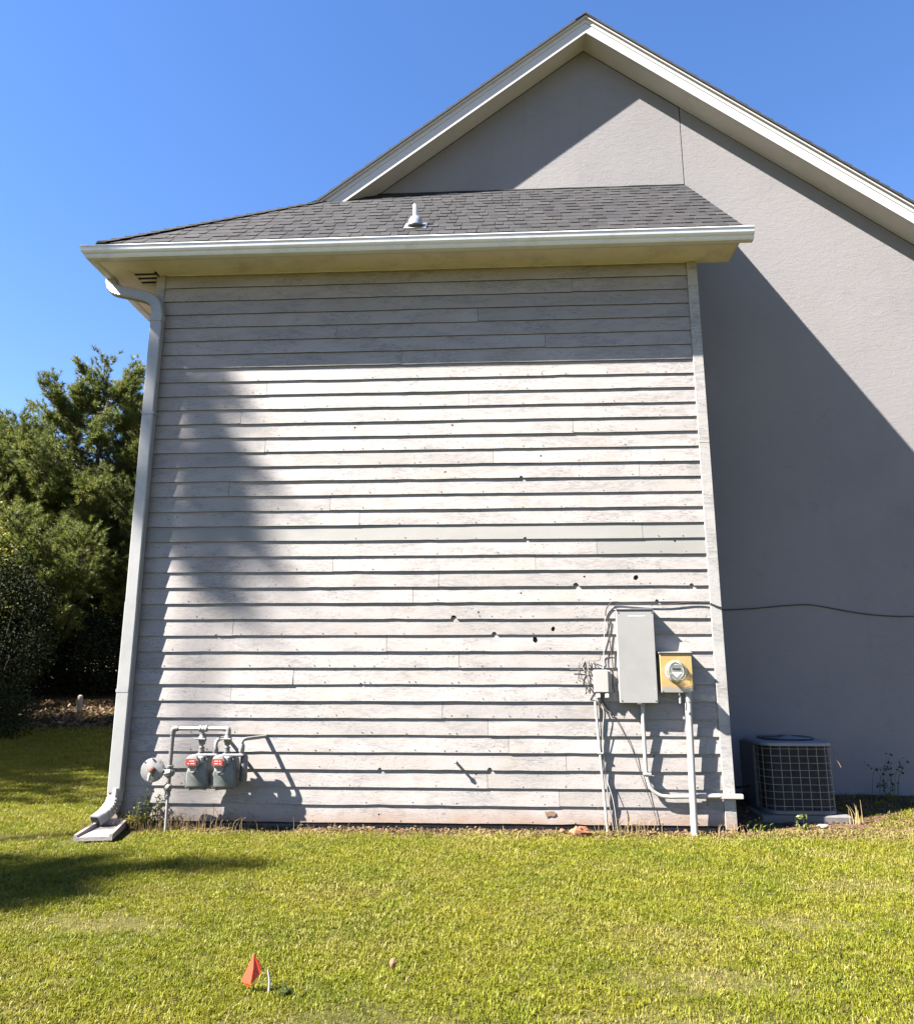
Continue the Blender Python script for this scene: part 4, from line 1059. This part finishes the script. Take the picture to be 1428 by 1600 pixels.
def needle_tufts(C, A, r, nper, length, width, up=0.35):
    """C centres (n,3); A outward axes (n,3): star of thin needle triangles about each"""
    n = len(C); c = np.repeat(C, nper, 0); a = np.repeat(A, nper, 0)
    d = r.normal(size=(n*nper, 3)); d /= np.linalg.norm(d, axis=1)[:, None]
    d = d + a*0.9; d[:, 2] += up*0.5; d /= np.linalg.norm(d, axis=1)[:, None]
    L = length*r.uniform(.65, 1.15, (n*nper, 1)); base = c - a*r.uniform(0, 1, (n*nper, 1))*length*0.9
    s = np.cross(d, r.normal(size=d.shape)); s /= np.linalg.norm(s, axis=1)[:, None]
    wv = s*width*.5
    V = np.stack([base-wv, base+wv, base+d*L+wv*.2], 1).reshape(-1, 3)
    F = np.arange(len(V)).reshape(-1, 3)
    return V, F

def leaf_cards(C, r, nper, spread, size):
    n = len(C); c = np.repeat(C, nper, 0)
    p = c + r.normal(size=c.shape)*spread
    d = r.normal(size=c.shape); d[:, 2] -= 0.2; d /= np.linalg.norm(d, axis=1)[:, None]
    s = np.cross(d, r.normal(size=d.shape)); s /= np.linalg.norm(s, axis=1)[:, None]
    L = size*r.uniform(.6, 1.2, (len(p), 1))
    V = np.stack([p, p+d*L*.5+s*L*.28, p+d*L, p+d*L*.5-s*L*.28], 1).reshape(-1, 3)
    return V, np.arange(len(V)).reshape(-1, 4)

def pine(seed, height, radius, low=0.12, density=1.0, lean=0.02, needle=0.18, minr=0.25, wob=.05, girth=.018):
    """trunk and limb mesh, crown mesh; base at the origin"""
    r = np.random.default_rng(seed); mb = MB(); tops = []
    hs = np.linspace(-0.3, height*.97, 14); off = np.cumsum(r.normal(0, wob, (14, 2)), 0)
    tp = [Vector((off[i, 0]*height/10+lean*h, off[i, 1]*height/10, h)) for i, h in enumerate(hs)]
    R0 = girth*height
    mb.tube(tp, 0, 9, rads=[max(.015, R0*(1-h/height)**.8) if h > 0 else R0*1.15 for h in hs])
    def tpos(h): 
        f = (h+0.3)/(height*.97+.3)*13; i = min(12, int(f)); return tp[i].lerp(tp[i+1], f-i)
    C = []; A = []
    h = height*low
    while h < height*.985:
        t = min(1.0, max(0.0, (h/height-low)/(1-low)))
        prof_r = radius*(1-t**1.6)**.8*(0.62+0.38*min(1, t*5))+minr
        for q in range(int(r.integers(3, 6))):
            a = r.uniform(0, 2*PI); ln = prof_r*r.uniform(.55, 1.12); rise = ln*(0.15+0.55*t)*r.uniform(.5, 1.5)
            b0 = tpos(h+r.uniform(-.2, .2)); dirv = Vector((math.cos(a), math.sin(a), 0))
            pts = []
            for s in np.linspace(0, 1, 6):
                pts.append(b0 + dirv*ln*s + Vector((0, 0, rise*s**1.7-.06*ln*math.sin(PI*s))) + Vector(r.normal(0, .03*ln, 3))*s)
            mb.tube(pts, 0, 5, rads=[max(.008, R0*.30*(1-t*.6)*(1-s*.85)) for s in np.linspace(0, 1, 6)], cap=False)
            nsub = int((3+ln*3.2)*density)
            for k in range(nsub):
                s = r.uniform(.25, 1)**.8; i = min(4, int(s*5)); p = pts[i].lerp(pts[i+1], s*5-i)
                sd = Vector(r.normal(size=3)); sd.z = abs(sd.z)*.6+.25; sd = (sd.normalized()+dirv*.7).normalized()
                sl = ln*r.uniform(.12, .32)*(1.1-s*.4)+.15
                e = p+sd*sl
                if k % 2 == 0: mb.tube([p, e], 0, 3, rads=[.012, .004], cap=False)
                for w in range(int(r.integers(2, 5))):
                    u = r.uniform(.35, 1.05); cpt = p.lerp(e, u)+Vector(r.normal(0, .07+.05*sl, 3))
                    C.append(cpt); A.append((sd+Vector((0, 0, .5))).normalized())
        h += height*.030*r.uniform(.7, 1.3)
    for _ in range(8): C.append(tpos(height*.97)+Vector(r.normal(0, .12, 3))); A.append(Vector((0, 0, 1)))
    C = np.array([tuple(c) for c in C]); A = np.array([tuple(a) for a in A])
    V, F = needle_tufts(C, A, r, 30, needle, .022)
    return mb, V, F

pine_lib = {}
def place_pine(lib, loc, rz, sc, label, group=None, mat='needles', cat='tree', name='pine_tree'):
    mb, V, F = pine_lib[lib][:3]
    if len(pine_lib[lib]) == 3:
        tm = mb.mesh('trunk'); tm.materials.append(M['bark']); pine_lib[lib] += [tm, {}]
    tm, cr = pine_lib[lib][3:]
    if mat not in cr: cr[mat] = np_mesh('crown', V, F, M[mat])
    t = empty(name, loc, label, cat, group); t.rotation_euler = (0, 0, rz); t.scale = (sc, sc, sc)
    link('trunk', tm, None, t); link('crown', cr[mat], None, t)
    return t
pine_lib['A'] = list(pine(3, 11.8, 4.0, .12, 3.6, minr=.75))
pine_lib['B'] = list(pine(8, 10.5, 3.6, .10, 3.2, minr=.7))
pine_lib['D'] = list(pine(27, 22.4, 0.22, .905, 1.7, lean=0.0, needle=.16, minr=.03, wob=.004, girth=.010))   # bare trunk, small high crown
pine_lib['C'] = list(pine(21, 12.0, 0.75, .55, .7, needle=.26))      # slim, high crown

def G(x, y, dz=-.05): return (x, y, gz(x, y)+dz)
place_pine('A', G(-10.6, 17.5), 0.6, 0.92, 'tall bushy pine rising highest above the left wood beside the downspout')
place_pine('B', G(-8.2, 19.5), 2.0, 0.97, 'pine partly hidden behind the downspout, right of the tallest pine')
place_pine('B', G(-14.6, 18.5), 4.1, 0.90, 'shorter pine at the left edge of the photo beside the tallest pine')
place_pine('A', G(-16.2, 25.0), 3.3, 0.85, 'darker bluish pine behind the left edge trees', mat='needles_b')
place_pine('A', G(-11.8, 24.5), 5.0, 0.88, 'dark pine filling the gap behind the tallest pine', mat='needles_b')
# trees left of the frame that throw the shade over the lawn and onto the wall
SG = 'trees left of the frame shading the lawn'
place_pine('D', (-15.88, -7.1, -0.1), 0.0, 1.0, 'tall slim pine left of the frame that shades the left of the siding', SG)
place_pine('C', (-13.5, -7.75, -0.1), 2.4, 1.36, 'slim pine left of the frame that shades the front lawn strip', SG)
for i, (x, y, l, s) in enumerate([(-11.9, 0.9, 'A', 1.0), (-14.5, 2.8, 'B', 1.1), (-14.8, 5.9, 'A', 1.0), (-18.5, 9.5, 'B', .75), (-21.5, 13.5, 'A', 1.05), (-11.5, 7.6, 'B', .85)]):
    place_pine(l, G(x, y), i*1.3, s, '%s bushy pine of the row left of the frame shading the side lawn' % ('first', 'second', 'third', 'fourth', 'fifth', 'last')[i], SG)

def shrub(name, loc, rx, ry, h, n, mat, label, seed, size=.11, cat='shrub', base=0.15, group=None):
    r = np.random.default_rng(seed)
    t = empty(name, loc, label, cat, group)
    nc = n; u = r.normal(size=(nc, 3)); u /= np.linalg.norm(u, axis=1)[:, None]; rad = r.uniform(.55, 1, (nc, 1))**.6
    bumps = 1+.22*np.sin(u[:, :1]*5+seed)*np.cos(u[:, 1:2]*6+seed*2)
    C = u*rad*bumps; C = C*np.array([rx, ry, h*.5]) + np.array([0, 0, h*.52]); C = C[C[:, 2] > base]
    V, F = leaf_cards(C, r, 14, .17, size*.8)
    link('foliage', np_mesh('foliage', V, F, M[mat]), None, t)
    mb = MB()
    for i in range(7):
        a = r.uniform(0, 2*PI); s_ = r.uniform(.2, .7)
        mb.tube([(0.1*math.cos(a), 0.1*math.sin(a), -.1), (rx*s_*.5*math.cos(a), ry*s_*.5*math.sin(a), h*.35), (rx*s_*math.cos(a), ry*s_*math.sin(a), h*.75)], 0, 5, rads=[.04, .028, .01])
    mb.build('stems', M['bark'], t, kind='stuff')
    return t
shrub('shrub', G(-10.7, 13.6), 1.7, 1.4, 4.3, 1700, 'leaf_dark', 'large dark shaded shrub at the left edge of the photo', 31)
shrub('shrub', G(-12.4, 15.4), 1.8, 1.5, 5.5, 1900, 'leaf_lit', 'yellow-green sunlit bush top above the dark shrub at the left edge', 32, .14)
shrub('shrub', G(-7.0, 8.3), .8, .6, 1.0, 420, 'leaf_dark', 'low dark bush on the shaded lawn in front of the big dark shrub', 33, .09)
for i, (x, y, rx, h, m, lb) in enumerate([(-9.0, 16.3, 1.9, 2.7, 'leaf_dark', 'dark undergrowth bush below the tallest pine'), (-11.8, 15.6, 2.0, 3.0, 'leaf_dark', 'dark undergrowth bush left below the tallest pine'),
                                     (-6.6, 17.2, 1.7, 2.4, 'leaf_dark', 'dark undergrowth bush just left of the downspout'), (-13.6, 20.5, 2.6, 4.0, 'leaf_dark', 'tall dark bush behind the left edge undergrowth'),
                                     (-9.8, 21.5, 2.6, 4.2, 'leaf_dark', 'tall dark bush deep behind the tallest pine'), (-6.5, 22.5, 2.4, 4.0, 'leaf_dark', 'tall dark bush behind the downspout'),
                                     (-17.5, 17.0, 2.4, 3.8, 'leaf_dark', 'dark bush beyond the left edge of the photo')]):
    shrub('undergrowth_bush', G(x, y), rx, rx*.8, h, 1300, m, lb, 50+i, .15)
for i, (x, y) in enumerate([(-24, 22), (-22, 30), (-16, 34), (-9, 33), (-3, 34), (4, 36), (12, 33), (19, 30), (26, 24), (24, 14)]):
    place_pine('AB'[i % 2], G(x, y), i*2.1, 1.0+.1*(i % 3), '%s distant pine from the left in the wood behind the house' % ('first', 'second', 'third', 'fourth', 'fifth', 'sixth', 'seventh', 'eighth', 'ninth', 'tenth')[i], 'pines of the wood behind the house', 'needles_b')

# ------------------------------------------------------------------ grass
def blade_tuft(seed, n, L, w, spread, mat, name):
    r = np.random.default_rng(seed); V = []; F = []
    for i in range(n):
        a = r.uniform(0, 2*PI); p = np.array([r.normal(0, spread), r.normal(0, spread), -.004]); l = L*r.uniform(.55, 1.15)
        lean = r.uniform(.25, 1.1); d = np.array([math.cos(a), math.sin(a), 0]); s = np.array([-d[1], d[0], 0])*w*r.uniform(.7, 1.2)*.5
        tw = r.uniform(-.8, .8); s = s*math.cos(tw)+d*np.linalg.norm(s)*math.sin(tw)
        m1 = p+np.array([0, 0, 1])*l*.5+d*l*.22*lean; tip = p+np.array([0, 0, 1])*l*(1-.38*lean)+d*l*.75*lean
        b = len(V); V += [p-s*.8, p+s*.8, m1+s, m1-s, tip]; F += [(b, b+1, b+2, b+3), (b+3, b+2, b+4)]
    me = bpy.data.meshes.new(name); me.from_pydata([tuple(v) for v in V], [], F); me.materials.append(M[mat]); me.update()
    return bpy.data.objects.new(name, me)
tufts = [blade_tuft(1, 14, .036, .0052, .024, 'grass', 'grass_tuft_a'), blade_tuft(2, 14, .034, .0055, .030, 'grass', 'grass_tuft_b'),
         blade_tuft(3, 11, .045, .0048, .02, 'grass', 'grass_tuft_c'), blade_tuft(4, 12, .036, .0045, .034, 'grass_dry', 'grass_tuft_dry')]

def scatter(name, P, idx, rot, scl, srcs):
    me = bpy.data.meshes.new(name); me.vertices.add(len(P)); me.vertices.foreach_set('co', P.astype(np.float32).ravel())
    for an, ty, val in (('idx', 'INT', idx.astype(np.int32)), ('scl', 'FLOAT', scl.astype(np.float32))):
        at = me.attributes.new(an, ty, 'POINT'); at.data.foreach_set('value', val)
    at = me.attributes.new('rot', 'FLOAT_VECTOR', 'POINT'); at.data.foreach_set('vector', rot.astype(np.float32).ravel())
    me.update()
    o = link(name, me, None, None, 'stuff')
    ng = bpy.data.node_groups.new(name, 'GeometryNodeTree')
    ng.interface.new_socket('Geometry', in_out='INPUT', socket_type='NodeSocketGeometry')
    ng.interface.new_socket('Geometry', in_out='OUTPUT', socket_type='NodeSocketGeometry')
    N = ng.nodes; L = ng.links; gi = N.new('NodeGroupInput'); go = N.new('NodeGroupOutput')
    jn = N.new('GeometryNodeJoinGeometry')
    for s in reversed(srcs):          # join reverses the order of its links
        oi = N.new('GeometryNodeObjectInfo'); oi.inputs['Object'].default_value = s; oi.inputs['As Instance'].default_value = True
        L.new(oi.outputs['Geometry'], jn.inputs[0])
    ip = N.new('GeometryNodeInstanceOnPoints'); ip.inputs['Pick Instance'].default_value = True
    def attr(nm, ty):
        a = N.new('GeometryNodeInputNamedAttribute'); a.data_type = ty; a.inputs['Name'].default_value = nm; return a.outputs['Attribute']
    L.new(gi.outputs[0], ip.inputs['Points']); L.new(jn.outputs[0], ip.inputs['Instance'])
    L.new(attr('idx', 'INT'), ip.inputs['Instance Index'])
    er = N.new('FunctionNodeEulerToRotation'); L.new(attr('rot', 'FLOAT_VECTOR'), er.inputs[0]); L.new(er.outputs[0], ip.inputs['Rotation'])
    L.new(attr('scl', 'FLOAT'), ip.inputs['Scale']); L.new(ip.outputs[0], go.inputs[0])
    md = o.modifiers.new('scatter', 'NODES'); md.node_group = ng
    return o

rg = np.random.default_rng(77)
def vnoise(x, y, s, seed):
    return np.array([mnoise.fractal(Vector((a*s, b*s, seed)), 1.0, 2.0, 4) for a, b in zip(x, y)])
def grass_points():
    out = []
    def region(x0, x1, y0, y1, dens, sc):
        n = int((x1-x0)*(y1-y0)*dens); x = rg.uniform(x0, x1, n); y = rg.uniform(y0, y1, n)
        out.append(np.stack([x, y, np.full(n, sc)], 1))
    region(0.5, 6.6, -4.7, -3.0, 1500, .82)
    region(-1.0, 8.6, -3.0, -1.4, 1250, .85)
    region(-3.0, 10.0, -1.4, 0.0, 1100, .9)
    region(-5.5, -0.12, 0.0, 4.5, 760, 1.1)
    region(5.8, 12.0, 0.0, 1.45, 600, 1.0)
    region(-10, -0.4, 4.5, 9, 330, 1.5)
    region(-14, -1, 9, 15, 140, 2.0)
    region(-3, 10, -8, -4.7, 160, 1.0)
    P = np.concatenate(out); x, y, sc = P.T
    n1 = vnoise(x, y, .9, 2.0); n2 = vnoise(x, y, 3.5, 9.0)
    keep = np.ones(len(x), bool)
    # litter strip along the wall foot
    edge = -0.17 + .12*n2
    wall = (x > -0.15) & (x < 5.9) & (y > edge)
    keep &= ~(wall & (rg.random(len(x)) < .80))
    acz = (x > 5.7) & (y > 0.10+.12*n2) & (y > .10+np.clip(x-6.8, 0, 9)*.9)
    keep &= ~(acz & (rg.random(len(x)) < .80))
    keep &= ~((x > 5.9) & (x < 6.95) & (y > .28) & (y < 1.35))
    keep &= ~((np.abs(x-.08) < .26) & (y > -.72) & (y < -.1))
    # worn spots
    bare = np.zeros(len(x))
    for cx, cy, r in ((1.25, -2.75, .35), (4.5, -3.35, .30), (6.0, -1.75, .32), (2.95, -3.95, .32), (5.3, -2.5, .25), (-.9, -.55, .3), (.6, -3.6, .35), (4.3, -3.9, .35)):
        bare = np.maximum(bare, np.clip(1.3-np.hypot((x-cx)/1.5, (y-cy)/.55)/r, 0, 1))
    bare = np.clip(bare+.35*n2*bare, 0, 1)
    keep &= rg.random(len(x)) > bare*.40
    keep &= ~((y > 10.3) & (rg.random(len(x)) < .75)) 
    dryp = np.clip(.025+.65*bare+.30*np.clip(n1, 0, 1)+.12*np.clip(n2-.1, 0, 1)+.5*((y > edge-.18) & (x > -.1) & (y < .3)), 0, .85)
    idx = np.where(rg.random(len(x)) < dryp, 3, rg.integers(0, 3, len(x)))
    sc = sc*(1+.18*n1)*rg.uniform(.75, 1.25, len(x))*(1-.3*bare)
    x, y, sc, idx = x[keep], y[keep], sc[keep], idx[keep]
    z = np.array([gz(a, b) for a, b in zip(x, y)])
    rot = np.stack([rg.normal(0, .12, len(x)), rg.normal(0, .12, len(x)), rg.uniform(0, 2*PI, len(x))], 1)
    return np.stack([x, y, z], 1), idx, rot, sc
P_, i_, r_, s_ = grass_points()
scatter('grass', P_, i_, r_, s_, tufts)

# dead leaves and litter along the walls
def litter_src(seed, name, n=5):
    r = np.random.default_rng(seed); V = []; F = []
    for i in range(n):
        p = r.normal(0, .03, 3); p[2] = r.uniform(.002, .018); a = r.uniform(0, 2*PI); l = r.uniform(.02, .05); w_ = r.uniform(.003, .016)
        d = np.array([math.cos(a), math.sin(a), r.uniform(-.1, .45)]); s = np.array([-d[1], d[0], r.uniform(-.3, .3)])
        b = len(V); V += [p, p+d*l*.5+s*w_, p+d*l, p+d*l*.5-s*w_]; F.append((b, b+1, b+2, b+3))
    me = bpy.data.meshes.new(name); me.from_pydata([tuple(v) for v in V], [], F); me.materials.append(M['litter']); me.update()
    return bpy.data.objects.new(name, me)
M['litter'] = leaf_mat('leaf_litter', [(0.3, (0.09, 0.055, 0.03)), (0.5, (0.22, 0.14, 0.075)), (0.75, (0.42, 0.28, 0.16))], .15, 14.0)
lsrc = [litter_src(s, 'litter_%s' % c) for s, c in ((1, 'a'), (2, 'b'), (3, 'c'))]
n = 2600; x = rg.uniform(-.3, 8.9, n); y = -.10+rg.normal(0, .07, n); y = np.clip(y, -.34, .02)
n2 = 1300; x2 = rg.uniform(5.75, 8.9, n2); y2 = rg.uniform(.0, 1.4, n2)
n3 = 3500; x3 = rg.uniform(-13, -2, n3); y3 = rg.uniform(9.8, 14.5, n3)
X = np.concatenate([x, x2, x3]); Yy = np.concatenate([y, y2, y3]); sc = np.concatenate([rg.uniform(.35, .95, n+n2), rg.uniform(2, 3.6, n3)])
Z = np.array([gz(a, b) for a, b in zip(X, Yy)]); m_ = len(X)
scatter('leaf_litter', np.stack([X, Yy, Z], 1), rg.integers(0, 3, m_), np.stack([rg.normal(0, .2, m_), rg.normal(0, .2, m_), rg.uniform(0, 6.28, m_)], 1), sc, lsrc)

# dead weeds and stems at the foot of the wall
def weed_clump(name, loc, label, n, h, spread, mat, seed, lean=.5, leaves=0, leafmat=None, w=.0035):
    r = np.random.default_rng(seed); mb = MB(); LC = []
    t = empty(name, loc, label, 'weed')
    for i in range(n):
        a = r.uniform(0, 2*PI); b = Vector((r.normal(0, spread), r.normal(0, spread*.35), -.01)); l = h*r.uniform(.4, 1.1); k = r.uniform(0, lean)
        d = Vector((math.cos(a), math.sin(a)*.5, 0)); pts = [b, b+Vector((0, 0, l*.5))+d*l*.2*k, b+Vector((0, 0, l*(.95-.4*k)))+d*l*.8*k]
        pts = curve_pts(pts, 3)
        mb.tube(pts, 0, 3, rads=[w*(1-.75*j/(len(pts)-1)) for j in range(len(pts))], cap=False)
        for q in range(leaves): LC.append(tuple(pts[int(r.integers(2, len(pts)))]))
    mb.build('stems', M[mat], t, kind='stuff')
    if leaves:
        V, F = leaf_cards(np.array(LC), r, 2, .012, .038); link('leaves', np_mesh('leaves', V, F, M[leafmat]), None, t)
    return t
weed_clump('dry_weed', (0.72, -.10, -.05), 'dense dry straw weeds around the gas riser foot', 170, .20, .32, 'straw', 1, 1.0, w=.0028)
weed_clump('dry_weed', (0.22, -.13, -.05), 'dry straw weeds between the downspout and the gas riser', 90, .15, .16, 'straw', 2, 1.0, w=.0028)
weed_clump('leafy_weed', (0.36, -.10, -.05), 'green leafy weed below the round gas regulator', 14, .36, .07, 'weed_green', 3, .5, 7, 'weed_green')
weed_clump('leafy_weed', (0.18, -.12, -.05), 'low yellow-green weed beside the downspout foot', 16, .17, .06, 'weed_green', 4, .7, 6, 'leaf_lit')
weed_clump('dry_weed', (4.72, -.09, -.05), 'thin dry weeds at the wall foot between the two white conduits', 45, .24, .16, 'straw', 5, .9, w=.0022)
weed_clump('dry_weed', (5.60, -.12, -.05), 'short dry weeds below the corner board', 30, .12, .12, 'straw', 6, .9, w=.0025)
weed_clump('dry_weed', (1.75, -.10, -.05), 'sparse low dry weeds at the wall foot right of the gas meters', 60, .09, .35, 'straw', 7, 1.0, w=.0025)
weed_clump('dry_weed', (6.93, .36, -.04), 'tall pale dry grass at the right corner of the air conditioner pad', 12, .24, .03, 'straw', 8, .5, w=.004)
weed_clump('leafy_weed', (7.68, 1.22, .03), 'dark spindly plant against the shaded stucco at the right edge', 11, .58, .10, 'weed_green', 9, .9, 4, 'leaf_dark')
weed_clump('leafy_weed', (6.35, .12, -.05), 'small green sprig in front of the air conditioner', 8, .16, .03, 'weed_green', 10, .6, 2, 'weed_green')
weed_clump('leafy_weed', (5.9, .02, -.05), 'low green sprig between the corner board and the pad', 10, .12, .06, 'weed_green', 12, .6, 2, 'weed_green')
weed_clump('leafy_weed', (2.60, -3.66, -.05), 'small dark green weed tuft right of the white stake by the flag', 16, .045, .018, 'leaf_dark', 14, 1.0, 1, 'leaf_dark', w=.003)
